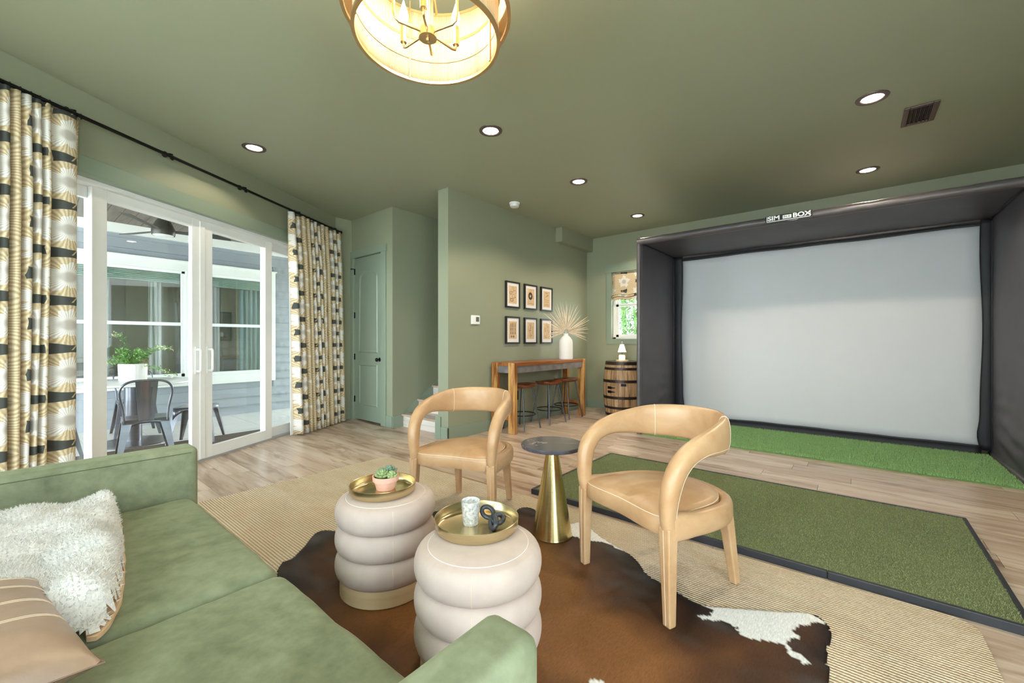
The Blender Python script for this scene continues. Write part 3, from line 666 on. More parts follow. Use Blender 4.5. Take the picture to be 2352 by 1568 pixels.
for k in range(34):
    x0, y0 = 10.2+random.random()*1.2, 1.2+random.random()*4.0; dx, dy = random.uniform(-0.3,0.3), random.uniform(-0.4,0.4)
    MB().tube([(x0+dx*t, y0+dy*t, -0.4+4.2*t) for t in (0,0.33,0.66,1)], 0.03, 7).build('cane', M_bam, bam, world=True, smooth=60)
    for _ in range(800):
        t = random.uniform(0.2, 1); p = (x0+dx*t+random.uniform(-0.35,0.35), y0+dy*t+random.uniform(-0.35,0.35), -0.4+4.2*t+random.uniform(-0.2,0.2))
        leaf(bf, p, (random.uniform(-1,1), random.uniform(-1,1), random.uniform(-1,0.4)), random.uniform(0.1,0.24), 0.016)
stuff(bf.build('bamboo_leaves', M_bl, bam, world=True, recalc=False))
# far window sash and roman shade
w = struct(thing('window_7', 'small white sash window behind the enclosure', 'window', (XF+0.1, (FW0+FW1)/2, FZ0)))
MB().box((XF+0.06, FW1-0.05, FZ0), (XF+0.13, FW1, FZ1)).box((XF+0.06, FW0, FZ0), (XF+0.13, FW0+0.05, FZ1)).box((XF+0.06, FW0, FZ0), (XF+0.13, FW1, FZ0+0.03)).box((XF+0.06, FW0, FZ1-0.04), (XF+0.13, FW1, FZ1)).build('frame', M_white, w, world=True, bevel=0.002)
for z0, z1, xx in ((FZ0+0.03, 1.84, XF+0.07), (1.80, FZ1-0.04, XF+0.1)):
    s_ = MB().box((xx, FW1-0.1, z0), (xx+0.03, FW1-0.05, z1)).box((xx, FW0+0.05, z0), (xx+0.03, FW0+0.1, z1)).box((xx, FW0+0.05, z0), (xx+0.03, FW1-0.05, z0+0.045)).box((xx, FW0+0.05, z1-0.045), (xx+0.03, FW1-0.05, z1)).build('sash', M_white, w, world=True, bevel=0.003)
    MB().box((xx+0.012, FW0+0.09, z0+0.04), (xx+0.016, FW1-0.09, z1-0.04)).build('pane', M_glass, s_, world=False)
portal('daylight_portal', (XF+0.16, (FW0+FW1)/2, (FZ0+FZ1)/2), (0, PI/2, 0), FZ1-FZ0, FW1-FW0)
prof = [(0.0, FZ1-0.01), (-0.004, 2.1), (-0.01, 2.05), (-0.05, 2.0), (-0.012, 2.02), (-0.055, 1.965), (-0.015, 1.975), (-0.05, 1.93), (-0.03, 1.91)]
pr = catmull([(XF+0.03+a, 0, z) for a, z in prof], 4)
mb = MB(); acc = [0]
for i in range(1, len(pr)): acc.append(acc[-1]+(pr[i]-pr[i-1]).length)
NU = 14
for i, p in enumerate(pr):
    for j in range(NU): mb.v.append((p.x-0.006*math.sin(j*1.7)*(acc[i] > 0.35), FW0+0.005+(FW1-FW0-0.01)*j/(NU-1), p.z+0.012*math.sin(j*1.3)*(acc[i] > 0.35)))
mb.uv = [((FW1-FW0)*j/(NU-1)*1.0, -acc[i]) for i in range(len(pr)) for j in range(NU)]
mb.f = [(i*NU+j, i*NU+j+1, (i+1)*NU+j+1, (i+1)*NU+j) for i in range(len(pr)-1) for j in range(NU-1)]
o = mb.build('roman_shade', M_floral, smooth=60); tag(o, 'floral roman shade half raised over the small far window', 'shade'); o.modifiers.new('solid','SOLIDIFY').thickness = 0.004
# ------------------------------------------------------------------ curtains and rod
rod = thing('curtain_rod', 'black curtain rod with brackets above the sliding door', 'curtain rod', sw(1.6, -0.09, 2.81))
MB().tube([sw(-1.2,-0.09,2.812), sw(3.60,-0.09,2.812)], 0.0135, 10).build('rod', M_black, rod, world=True, smooth=60)
MB().ball(sw(3.61,-0.09,2.812), 0.022, 12, 8).build('finial', M_black, rod, world=True, smooth=180)
for s_ in (-0.55, 0.34, 1.05, 1.86, 2.72, 3.5):
    b_ = MB().tube([sw(s_,-0.002,2.845), sw(s_,-0.05,2.845), sw(s_,-0.085,2.835)], 0.008, 8).tube([sw(s_,-0.105,2.80), sw(s_,-0.085,2.792), sw(s_,-0.072,2.80), sw(s_,-0.07,2.84)], 0.008, 8)
    b_.tube([sw(s_,0.0,2.845), sw(s_,-0.012,2.845)], 0.026, 14); b_.build('bracket', M_black, rod, world=True, smooth=50)
def curtain(name, label, stops_top, shift, z1, z0, seed, cen):
    # stops: front widths of the pleats along the wall (m); folds run between them
    rng = random.Random(seed); pts = []; pu = []
    s_ = stops_top[0]; K = 14
    for i in range(len(stops_top)-1):
        a, b = stops_top[i], stops_top[i+1]
        for k in range(K):
            t = k/K; ph = 2*PI*t
            pts.append((a+(b-a)*(t-0.12*math.sin(ph)*0.5), -0.095+0.045*math.tanh(2.2*math.cos(ph))/0.976)); pu.append(cen[i % len(cen)]+(b-a)*(t-0.5)*1.15)
    pts.append((stops_top[-1], -0.05)); pu.append(pu[-1]+0.01)
    nu = len(pts); nv = 26; mb = MB(); uu = [0]
    for i in range(1, nu): uu.append(uu[-1]+math.hypot(pts[i][0]-pts[i-1][0], pts[i][1]-pts[i-1][1]))
    f0, f1 = stops_top[0], stops_top[-1]
    for j in range(nv):
        v = j/(nv-1); z = z1+(z0-z1)*v
        for i, (s0, t0) in enumerate(pts):
            q = (s0-f0)/(f1-f0)
            d = shift[0]*(1-q)+shift[1]*q
            wob = 0.012*math.sin(q*23+v*3+seed)*v
            sc_ = 0.55+0.45*min(1, v*5) if v < 0.2 else 1+0.25*v
            mb.v.append(sw(s0+d*v+wob, -0.09+(t0+0.09)*sc_, z)); 
    mb.uv = [(pu[i], -(z1-z0)*j/(nv-1)) for j in range(nv) for i in range(nu)]
    mb.f = [(j*nu+i, j*nu+i+1, (j+1)*nu+i+1, (j+1)*nu+i) for j in range(nv-1) for i in range(nu-1)]
    t = thing(name, label, 'curtain', sw((f0+f1)/2, -0.09, 0.0))
    o = mb.build('cloth', M_floral, t, smooth=180, world=True); o.modifiers.new('solid','SOLIDIFY').thickness = 0.003
    # white lining on the edge that faces the glass
    for i in range(0, nu, K):
        MB().tube([sw(pts[i][0], -0.09, z1+0.0), sw(pts[i][0], -0.09, 2.83)], 0.004, 6).build('ring', M_black, t, world=True)
    return t
curtain('curtain', 'floral curtain drawn back beside the green sofa', [-0.62,-0.54,-0.46,-0.38,-0.30,-0.22,-0.14,-0.06,-0.005,0.045,0.098,0.145,0.195,0.372], (-0.06, -0.03), 2.79, 0.015, 3, [0.13, 0.27, 0.06, 0.4, 0.2, 0.39, 0.01, 0.10, 0.255, 0.34, 0.13, 0.19, 0.135])
rs = [2.515]
while rs[-1] < 3.53: rs.append(rs[-1]+random.choice((0.066, 0.078, 0.09, 0.1)))
rs[-1] = 3.60
curtain('curtain', 'floral curtain drawn back beside the green closet door', rs, (0.14, 0.06), 2.79, 0.015, 8, [0.36, 0.12, 0.05, 0.27, 0.16, 0.44, 0.09, 0.33, 0.0, 0.14, 0.41, 0.2])
swbox(MB(), 2.60, 2.72, -0.03, -0.02, 0.02, 0.95)
o = MB().hexa([sw(2.60,-0.04,0.02), sw(2.72,-0.05,0.02), sw(2.72,-0.045,0.02), sw(2.60,-0.035,0.02)], [sw(2.56,-0.06,2.0), sw(2.60,-0.06,2.0), sw(2.60,-0.055,2.0), sw(2.56,-0.055,2.0)]).build('curtain_lining', plain('white_lining', srgb(240,240,240), 0.8), None)
tag(o, 'white lining hanging behind the right floral curtain', 'lining')
# ------------------------------------------------------------------ wall and ceiling fittings
th = thing('thermostat', 'white thermostat with grey display on the partition', 'thermostat', (3.84, YP, 1.467))
MB().box((3.765, YP-0.022, 1.41), (3.915, YP, 1.525)).build('case', M_white, th, world=True, bevel=0.006)
MB().box((3.84, YP-0.024, 1.445), (3.895, YP-0.021, 1.505)).build('display', plain('grey_lcd', srgb(96, 98, 98), 0.3), th, world=True)
ol = thing('wall_outlet', 'dark outlet plate under the bar table', 'outlet', (4.7, YP, 0.41))
MB().box((4.66, YP-0.006, 0.345), (4.735, YP, 0.475)).build('plate', M_black, ol, world=True, bevel=0.002)
for z in (0.38, 0.44): MB().box((4.68, YP-0.009, z-0.018), (4.715, YP-0.005, z+0.018)).build('socket', M_bronze, ol, world=True, bevel=0.003)
sd = thing('smoke_detector', 'round white smoke detector on the green ceiling', 'smoke detector', (4.336, 3.518, CEIL))
MB().lathe([(0.07,0),(0.07,-0.018),(0.064,-0.024)], 28).build('base', M_white, sd, smooth=40)
MB().lathe([(0.058,-0.024),(0.062,-0.04),(0.055,-0.055),(0.03,-0.058),(0,-0.058)], 28).build('cover', M_white, sd, smooth=40)
vt = thing('ceiling_vent', 'bronze slatted air vent in the ceiling', 'vent', (4.73, -0.41, CEIL))
MB().box((4.548,-0.512,CEIL-0.012),(4.918,-0.475,CEIL)).box((4.548,-0.345,CEIL-0.012),(4.918,-0.308,CEIL)).box((4.548,-0.475,CEIL-0.012),(4.585,-0.345,CEIL)).box((4.881,-0.475,CEIL-0.012),(4.918,-0.345,CEIL)).build('frame', M_can, vt, world=True, bevel=0.004)
MB().box((4.58,-0.48,CEIL-0.003),(4.886,-0.34,CEIL-0.001)).build('backing', M_black, vt, world=True)
for k in range(6):
    y0 = -0.465+0.0235*k
    MB().hexa([(4.585,y0,CEIL-0.004),(4.881,y0,CEIL-0.004),(4.881,y0+0.003,CEIL-0.004),(4.585,y0+0.003,CEIL-0.004)],[(4.585,y0+0.01,CEIL-0.02),(4.881,y0+0.01,CEIL-0.02),(4.881,y0+0.013,CEIL-0.02),(4.585,y0+0.013,CEIL-0.02)]).build('slat', M_can, vt, world=True)
lens = emit('led_lens', (1.0, 0.93, 0.82, 1), 10.0)
CANS = [(1.516, 4.44, 'recessed ceiling light in front of the sliding door'), (2.715, 2.474, 'recessed ceiling light above the tan chair by the sofa'),
        (4.225, 2.471, 'recessed ceiling light nearest the smoke detector'), (5.922, 2.472, 'recessed ceiling light nearest the wooden barrel'),
        (4.196, -0.105, 'recessed ceiling light beside the bronze air vent'), (5.924, -0.111, 'recessed ceiling light just before the golf enclosure')]
for x, y, lab in CANS:
    t = thing('recessed_light', lab, 'ceiling light', (x, y, CEIL), 0, 'recessed lights in the green ceiling')
    MB().lathe([(0.102,0),(0.1,-0.006),(0.072,-0.008),(0.066,0.0),(0.066,-0.001)], 32, cap=False).build('trim_ring', M_can, t, smooth=40)
    MB().lathe([(0,-0.003),(0.066,-0.003)], 32, cap=False).build('lens', lens, t)
    l = bpy.data.lights.new('recessed_lamp', 'SPOT'); l.energy = 14 if y > 4 else (42 if y > 1 else 64); l.color = (1.0, 0.85, 0.66); l.spot_size = math.radians(138); l.spot_blend = 0.3; l.shadow_soft_size = 0.05
    lo = bpy.data.objects.new('recessed_lamp', l); C.objects.link(lo); lo.parent = t; lo.location = (0, 0, -0.02)
# ------------------------------------------------------------------ chandelier
CHX, CHY = 1.084, 1.33
ch = thing('chandelier', 'two-tier rope drum chandelier with gold frame and candle bulbs', 'chandelier', (CHX, CHY, 2.40))
def rope():
    g = G('string_shade', 0.8); uv = g.coord('UV'); u, v, _ = g.xyz(uv); n = g.noise(uv, 60, 2); st = ((u*2*PI*260 + n*4.0).f('SINE')+1.0)*0.5
    lo = g.noise(g.coord('UV', (40, 0.4, 1)), 3, 2)
    g.col(g.ramp(st*0.6+lo*0.5, [(0.15, srgb(150,124,92)), (0.5, srgb(196,174,142)), (0.9, srgb(214,198,170))]))
    g.bump(st, 0.5, 0.003); g.b.inputs['Subsurface Weight'].default_value = 0.0
    tr = g.n('ShaderNodeBsdfTranslucent'); tr.inputs[0].default_value = (0.85, 0.72, 0.52, 1); mx = g.n('ShaderNodeMixShader'); mx.inputs[0].default_value = 0.35
    out = [n_ for n_ in g.nt.nodes if n_.type == 'OUTPUT_MATERIAL'][0]
    g.nt.links.new(g.b.outputs[0], mx.inputs[1]); g.nt.links.new(tr.outputs[0], mx.inputs[2]); g.nt.links.new(mx.outputs[0], out.inputs[0])
    return g.m
M_rope = rope()
def drum(name, r, z0, z1):
    n = 96; mb = MB(); k = 4
    mb.v = [(r*math.cos(2*PI*i/n), r*math.sin(2*PI*i/n), z0+(z1-z0)*j/k) for j in range(k+1) for i in range(n+1)]
    mb.uv = [(i/n, j/k) for j in range(k+1) for i in range(n+1)]
    mb.f = [(j*(n+1)+i, j*(n+1)+i+1, (j+1)*(n+1)+i+1, (j+1)*(n+1)+i) for j in range(k) for i in range(n)]
    o = mb.build(name, M_rope, ch, smooth=180); o.modifiers.new('solid','SOLIDIFY').thickness = 0.004
    for zz in (z0, z1):
        MB().lathe([(r-0.007,zz-0.006),(r+0.007,zz-0.006),(r+0.007,zz+0.006),(r-0.007,zz+0.006),(r-0.007,zz-0.006)], 96, cap=False).build('rim', M_gold, ch, smooth=40)
drum('lower_shade', 0.285, 0.006, 0.20); drum('upper_shade', 0.328, 0.106, 0.36)
MB().tube([(0.281*math.cos(2*PI*k/64), 0.281*math.sin(2*PI*k/64), 0.10) for k in range(64)], 0.0022, 5, closed=True).build('inner_wire', M_gold, ch)
MB().lathe([(0,0.006),(0.008,0.0),(0.008,0.01),(0.036,0.012),(0.036,0.045),(0.012,0.05),(0.009,0.055),(0.009,0.63),(0.06,0.632),(0.06,0.645)], 24).build('hub_stem', M_gold, ch, smooth=40)
bulbm = emit('flame_bulb', (1.0, 0.86, 0.62, 1), 16.0)
for k in range(6):
    a = CAM_A + math.radians(60*k + 4) + PI; ca, sa = math.cos(a), math.sin(a)
    if k % 2 == 0:
        R = 0.125
        MB().tube([(ca*r, sa*r, z) for r, z in ((0.03,0.03),(0.11,0.012),(0.122,0.014),(R,0.025),(R,0.04))], 0.0055, 8).build('candle_arm', M_gold, ch, smooth=60)
        MB().lathe([(0.013,0.035),(0.013,0.11)], 16, (ca*R, sa*R, 0)).build('candle_sleeve', M_gold, ch, smooth=40)
        MB().lathe([(0.006,0.11),(0.015,0.125),(0.0185,0.145),(0.015,0.165),(0.007,0.19),(0.003,0.205),(0.0005,0.212)], 16, (ca*R, sa*R, 0)).build('bulb', bulbm, ch, smooth=180)
        l = bpy.data.lights.new('bulb_lamp', 'POINT'); l.energy = 5; l.color = (1.0, 0.82, 0.58); l.shadow_soft_size = 0.03
        lo = bpy.data.objects.new('bulb_lamp', l); C.objects.link(lo); lo.parent = ch; lo.location = (ca*R, sa*R, 0.235)
    else:
        MB().tube([(ca*r, sa*r, z) for r, z in ((0.03,0.032),(0.12,0.03),(0.135,0.04),(0.14,0.06),(0.14,0.36))], 0.006, 8).build('support_arm', M_gold, ch, smooth=60)
        MB().tube([(ca*0.02, sa*0.02, 0.36), (ca*0.325, sa*0.325, 0.36)], 0.006, 6).build('spoke', M_gold, ch, smooth=60)
for k in range(4):
    a = CAM_A+0.5+PI/2*k; MB().tube([(0.275*math.cos(a), 0.275*math.sin(a), 0.01), (0.275*math.cos(a), 0.275*math.sin(a), 0.36)], 0.004, 6).build('cage_rod', M_gold, ch)
# ------------------------------------------------------------------ rug and hide
def rounded(x0, y0, x1, y1, r, n=8):
    out = []
    for cx, cy, a0 in ((x1-r,y0+r,-PI/2),(x1-r,y1-r,0),(x0+r,y1-r,PI/2),(x0+r,y0+r,PI)):
        out += [(cx+r*math.cos(a0+PI/2*k/n), cy+r*math.sin(a0+PI/2*k/n)) for k in range(n+1)]
    return out
def skew(p):                                # the rug lies a little askew
    x, y = p; return (x - 0.024*(y-3.7), y)
rp = []
base = [skew(p) for p in rounded(-0.5, -0.40, 2.49, 3.715, 0.10)]
for i in range(len(base)):
    a, b = base[i], base[(i+1)%len(base)]; L = math.hypot(b[0]-a[0], b[1]-a[1]); k = max(1, int(L/0.03))
    for j in range(k):
        t = j/k; x, y = a[0]+(b[0]-a[0])*t, a[1]+(b[1]-a[1])*t
        rp.append((x+0.006*nz(x,y,0,9), y+0.006*nz(x,y,3,9)))
rug = tag(MB().prism(rp, 0.0005, 0.011).build('jute_rug', M_jute), 'natural woven jute rug under the seating group', 'rug')
RZ = 0.0115
PX = lambda L: [(q.x, q.y) for q in (pix(a, b, 0.013) for a, b in L)]
hide_out = PX([(636,1310),(668,1284),(700,1253),(716,1232),(732,1220),(756,1217),(800,1222),(860,1215),(930,1195),(985,1178),(1012,1172),(1060,1176),(1110,1190),(1160,1188),(1183,1178),(1190,1168),(1207,1164),(1228,1169),(1240,1184),(1275,1196),(1312,1202),(1338,1200),(1386,1236),(1440,1268),(1466,1290),(1490,1322),(1530,1343),(1572,1370),(1606,1387),(1660,1393),(1780,1402),(1842,1404),(1882,1416),(1905,1440),(1910,1462),(1904,1490),(1899,1520),(1904,1568)])
hide_out += [(1.25,0.14),(1.1,0.22),(0.98,0.40),(0.9,0.62),(0.80,0.85),(0.70,1.05),(0.62,1.25),(0.55,1.40),(0.53,1.5)]
hide_s = [(p.x, p.y) for p in catmull([(a, b, 0) for a, b in hide_out], 4, closed=True)]
white1 = PX([(1300,1196),(1345,1196),(1390,1236),(1448,1272),(1420,1262),(1385,1245),(1350,1243),(1318,1232),(1300,1222)])
white2 = PX([(1602,1387),(1660,1391),(1780,1399),(1845,1401),(1900,1432),(1868,1430),(1838,1438),(1820,1452),(1836,1464),(1812,1468),(1806,1480),(1818,1494),(1840,1506),(1862,1524),(1848,1527),(1822,1508),(1798,1482),(1782,1475),(1752,1470),(1722,1466),(1700,1460),(1690,1442),(1668,1432),(1640,1425),(1600,1421),(1598,1415),(1632,1414),(1638,1402)])
white3 = PX([(1356,1562),(1385,1566),(1380,1580),(1350,1580)])
cut = PX([(760,1300),(1300,1300)])
xs = [p[0] for p in hide_s]; ys_ = [p[1] for p in hide_s]; D = 0.009
nx_, ny_ = int((max(xs)-min(xs))/D)+1, int((max(ys_)-min(ys_))/D)+1
def seg_d(p, poly):
    best = 9
    for i in range(len(poly)):
        ax, ay = poly[i]; bx, by = poly[(i+1)%len(poly)]; dx, dy = bx-ax, by-ay; L2 = dx*dx+dy*dy
        t = max(0, min(1, ((p[0]-ax)*dx+(p[1]-ay)*dy)/L2)) if L2 else 0
        d = (p[0]-ax-dx*t)**2+(p[1]-ay-dy*t)**2
        if d < best: best = d
    return math.sqrt(best)
def nearest(p, poly):
    best, bp = 9, p
    for i in range(len(poly)):
        ax, ay = poly[i]; bx, by = poly[(i+1)%len(poly)]; dx, dy = bx-ax, by-ay; L2 = dx*dx+dy*dy
        t = max(0, min(1, ((p[0]-ax)*dx+(p[1]-ay)*dy)/L2)) if L2 else 0
        q = (ax+dx*t, ay+dy*t); d = (p[0]-q[0])**2+(p[1]-q[1])**2
        if d < best: best, bp = d, q
    return bp
mb = MB(); idx = {}; cols = []; hp = hide_s[::2]
lo, mid, hi, wh, bk = (0.018,0.009,0.007), (0.10,0.040,0.017), (0.25,0.105,0.036), (0.93,0.91,0.89), (0.014,0.011,0.011)
for j in range(ny_):
    for i in range(nx_):
        p = (min(xs)+D*i, min(ys_)+D*j)
        if not inside(p, hide_s): continue
        d = seg_d(p, hp)
        jx, jy = 0.014*nz(*p,1,40), 0.014*nz(*p,5,40)
        q = (p[0]+jx, p[1]+jy)
        isw = inside(q, white1) or inside(q, white2) or inside(q, white3)
        n1 = nz(*p, 0, 3.2)+0.5*nz(*p, 2, 9)
        k = max(0, min(1, (d-0.05)/0.38 + n1*0.35))
        c = [lo[m]+(mid[m]-lo[m])*min(1,k*2) if k < 0.5 else mid[m]+(hi[m]-mid[m])*(k-0.5)*2 for m in range(3)]
        sl = max(0, nz(p[0]*1.0, p[1]*0.35, 7, 12))*max(0, 1-k*1.6)
        c = [c[m]*(1-sl)+0.10*sl for m in range(3)]
        if d < 0.7*D: p = nearest(p, hp)
        idx[(i,j)] = len(mb.v)
        mb.v.append((p[0], p[1], RZ+0.0045+0.0015*nz(*p,0,6)-0.003*max(0,1-d/0.012))); cols.append(tuple(wh) if isw else tuple(c))
for (i,j), a in idx.items():
    if (i+1,j) in idx and (i,j+1) in idx and (i+1,j+1) in idx: mb.f.append((a, idx[(i+1,j)], idx[(i+1,j+1)], idx[(i,j+1)]))
gh = G('cowhide_hair', 0.5); at = gh.n('ShaderNodeVertexColor'); at.layer_name = 'pigment'
nh = gh.noise(gh.coord('Object', (22, 90, 1), (0, 0, 0.6)), 2.0, 6, 0.7, 0.6); gh.b.inputs['Specular IOR Level'].default_value = 0.2
gh.col(gh.mix(0.6, at.outputs[0], gh.ramp(nh, [(0.3, (0.45,0.43,0.42,1)), (0.65, (1,1,1,1))]), 'MULTIPLY')); gh.bump(nh, 0.35, 0.003)
hide = mb.build('cowhide_rug', gh.m, smooth=180, recalc=False)
ca_ = hide.data.color_attributes.new('pigment', 'FLOAT_COLOR', 'POINT')
for i, c in enumerate(cols): ca_.data[i].color = (*c, 1)
hm = hide.modifiers.new('solid', 'SOLIDIFY'); hm.thickness = 0.004; hm.offset = -1
tag(hide, 'brown and white cowhide lying on the jute rug', 'cowhide')
HZ = 0.0165
# ------------------------------------------------------------------ sofa
sofa = thing('sofa', 'olive green velvet sofa with two seat cushions and slab arms', 'sofa', (0.1, 1.57, 0.012))
def puff(mb, x0, x1, y0, y1, z0, z1, r, nx=24, ny=24, crown=0.02, wr=0.0, seed=0):
    # rounded slab as a closed grid: superellipse cross-section
    cx, cy, cz = (x0+x1)/2, (y0+y1)/2, (z0+z1)/2; hx, hy, hz = (x1-x0)/2, (y1-y0)/2, (z1-z0)/2
    def side(t, h, r):                      # parameter -1..1 to a coordinate, dense near the edges
        return h*math.copysign(1-(1-abs(t))**1.6, t)
    def pt(u, v, top):
        a, b = 2*u-1, 2*v-1
        x, y = side(a, hx, r), side(b, hy, r)
        ex = max(0, abs(x)-(hx-r))/r; ey = max(0, abs(y)-(hy-r))/r
        e = min(1, math.hypot(ex, ey)); k = math.sqrt(max(0, 1-e*e))
        if e >= 1 and math.hypot(ex, ey) > 1:
            s = 1/math.hypot(ex, ey); x = math.copysign(hx-r+r*ex*s, x) if ex > 0 else x; y = math.copysign(hy-r+r*ey*s, y) if ey > 0 else y
        z = (hz-r)+r*k if hz > r else hz*k
        zc = crown*(1-(x/hx)**2)*(1-(y/hy)**2)
        w = wr*(nz(x+seed, y*1.0, 0, 7)+0.5*nz(x+seed, y, 3, 16)) if wr else 0
        return (cx+x, cy+y, cz+(z+zc+w if top else -z))
    b0 = len(mb.v); mb.grid(lambda u, v: pt(u, v, True), nx, ny); mb.grid(lambda u, v: pt(u, v, False), nx, ny)
    o = b0+nx*ny
    ring = [i for i in range(nx)] + [j*nx+nx-1 for j in range(1,ny)] + [(ny-1)*nx+i for i in range(nx-2,-1,-1)] + [j*nx for j in range(ny-2,0,-1)]
    for k in range(len(ring)):
        a, b = ring[k], ring[(k+1)%len(ring)]; mb.f.append((b0+a, b0+b, o+b, o+a))
    return mb
SX0, SX1 = -0.62, 0.622
puff(MB(), SX0, SX1, 2.555, 2.702, 0.10, 0.662, 0.028, 46, 14, 0.0, 0.0).build('arm', M_sofa, sofa, world=True, smooth=60)
puff(MB(), SX0, SX1, 0.438, 0.562, 0.10, 0.662, 0.028, 46, 14, 0.0, 0.0).build('arm', M_sofa, sofa, world=True, smooth=60)
puff(MB(), -0.40, 0.598, 1.503, 2.553, 0.25, 0.425, 0.045, 40, 40, 0.018, 0.006, 1).build('seat_cushion', M_sofa, sofa, world=True, smooth=60)
puff(MB(), -0.40, 0.598, 0.564, 1.493, 0.25, 0.425, 0.045, 40, 40, 0.018, 0.006, 4).build('seat_cushion', M_sofa, sofa, world=True, smooth=60)
puff(MB(), SX0+0.02, 0.585, 0.56, 2.556, 0.10, 0.25, 0.02, 30, 30, 0.0).build('seat_base', M_sofa, sofa, world=True, smooth=60)
puff(MB(), -0.66, -0.40, 0.56, 2.556, 0.10, 0.80, 0.05, 16, 40, 0.0).build('backrest', M_sofa, sofa, world=True, smooth=60)
for x in (-0.55, 0.5):
    for y in (0.52, 2.62): MB().box((x-0.025, y-0.025, 0.012), (x+0.025, y+0.025, 0.11)).build('foot', M_black, sofa, world=True)
for y, s_ in ((2.557, 1), (0.56, -1)):
    MB().tube([(SX0+0.05, y, 0.636), (SX1-0.03, y, 0.636)], 0.0025, 6).build('piping', plain('dark_piping', srgb(70,78,48), 0.7), sofa, world=True)
# leather pillow on the seat
def pillow():
    t = thing('leather_pillow', 'taupe leather pillow with stitched seams lying on the sofa', 'pillow', (-0.192, 1.52, 0.45), math.radians(6))
    h, N = 0.30, 40
    def pt(u, v, s):
        a, b = 2*u-1, 2*v-1
        pin = 1-0.10*(abs(a)**2*(1-abs(b)**2) + 0)-0.0
        x = h*a*(1-0.07*(1-b*b)*abs(a)**6); y = h*b*(1-0.07*(1-a*a)*abs(b)**6)
        th = 0.085*((1-a**4)*(1-b**4))**0.55
        th += 0.006*nz(x*1.5, y*3, 1, 6)*(1-abs(a)**3)*(1-abs(b)**3)
        return (x, y, s*th)
    mb = MB(); mb.grid(lambda u, v: pt(u, v, 1), N, N); mb.grid(lambda u, v: pt(u, v, -0.75), N, N)
    o = mb.build('cover', M_pillow, t, smooth=180)
    for q in (0.32, 0.5, 0.68, 0.84):
        for d in (0, 0.012):
            MB().tube([Vector(pt(0.02+0.96*k/40, q+d, 1))+Vector((0,0,0.0006)) for k in range(41)], 0.0009, 5).build('stitch_line', M_stitch, t)
    edge = [pt(k/30, 0, 0) for k in range(30)] + [pt(1, k/30, 0) for k in range(30)] + [pt(1-k/30, 1, 0) for k in range(30)] + [pt(0, 1-k/30, 0) for k in range(30)]
    MB().tube(edge, 0.0018, 6, closed=True).build('seam', plain('dark_seam', srgb(136,108,88), 0.5), t)
    t.rotation_euler = (math.radians(-1), math.radians(4), math.radians(6)); t.location.z = 0.512
    return t
pillow()
# fluffy throw
M_fur = plain('white_sherpa', srgb(224, 220, 216), 0.95, vary=0.03, scale=20, bump=0.6, bscale=120, bdist=0.008)
M_furback = plain('peach_throw_underside', srgb(222, 186, 150), 0.9, vary=0.06)
throw = thing('throw_blanket', 'white fluffy throw heaped on the sofa seat', 'blanket', (0.05, 2.05, 0.43))
out = [(q.x, q.y) for q in (pix(a, b, 0.47) for a, b in [(277,1190),(282,1225),(285,1262),(284,1300),(280,1340),(268,1378),(250,1410),(228,1432),(206,1440)])]
out = [(-0.36, 2.50), (0.10, 2.49), (0.22, 2.50), (0.30, 2.47)] + out + [(0.07, 1.545), (-0.05, 1.60), (-0.36, 1.75)]
osm = [(p.x, p.y) for p in catmull([(a, b, 0) for a, b in out], 5, closed=True)]
ROLLS = [([(-0.40,2.40),(0.0,2.41),(0.27,2.40)],0.13,0.115),([(-0.40,2.17),(-0.1,2.2),(0.08,2.23),(0.2,2.26)],0.115,0.135),([(0.05,2.22),(0.15,2.08),(0.19,1.9),(0.17,1.66)],0.11,0.12),([(0.0,1.95),(0.07,1.8),(0.09,1.63)],0.11,0.085),([(0.2,2.2),(0.26,2.02),(0.27,1.88),(0.24,1.72)],0.075,0.075),([(-0.4,1.98),(-0.12,2.02),(0.06,2.08)],0.10,0.12),([(-0.3,1.8),(0.02,1.85),(0.1,1.75)],0.13,0.07)]
def throw_h(x, y):
    d = seg_d((x, y), osm[::2]); e = min(1, d/0.05); r0 = math.sqrt(max(0, 1-(1-e)**2)); best = 0.02
    xx, yy = x+0.035*nz(x, y, 0, 7), y+0.035*nz(x, y, 6, 7)
    for pl_, rr, hh in ROLLS:
        for (ax, ay), (bx, by) in zip(pl_, pl_[1:]):
            dx_, dy_ = bx-ax, by-ay; t_ = max(0, min(1, ((xx-ax)*dx_+(yy-ay)*dy_)/(dx_*dx_+dy_*dy_)))
            q = math.hypot(xx-ax-dx_*t_, yy-ay-dy_*t_)/rr
            if q < 1: best = max(best, hh*math.sqrt(1-q*q)*(0.9+0.25*nz(x, y, 2, 9)))
    return 0.006+r0*(best+0.006*nz(x, y, 4, 16))
D2 = 0.011; idx = {}; mb = MB(); x0, x1, y0, y1 = min(p[0] for p in osm), max(p[0] for p in osm), min(p[1] for p in osm), max(p[1] for p in osm)
for j in range(int((y1-y0)/D2)+2):
    for i in range(int((x1-x0)/D2)+2):
        p = (x0+D2*i, y0+D2*j)
        if inside(p, osm):
            if seg_d(p, osm) < 0.75*D2: p = nearest(p, osm)
            idx[(i,j)] = len(mb.v); mb.v.append((p[0]+0.004*nz(*p,0,50), p[1]+0.004*nz(*p,5,50), 0.444+throw_h(*p)+0.004*nz(*p,2,45)))
for (i,j), a in idx.items():
    if (i+1,j) in idx and (i,j+1) in idx and (i+1,j+1) in idx: mb.f.append((a, idx[(i+1,j)], idx[(i+1,j+1)], idx[(i,j+1)]))
top = mb.build('fleece', M_fur, throw, smooth=180, world=True, recalc=False)
fr = MB()
me = top.data
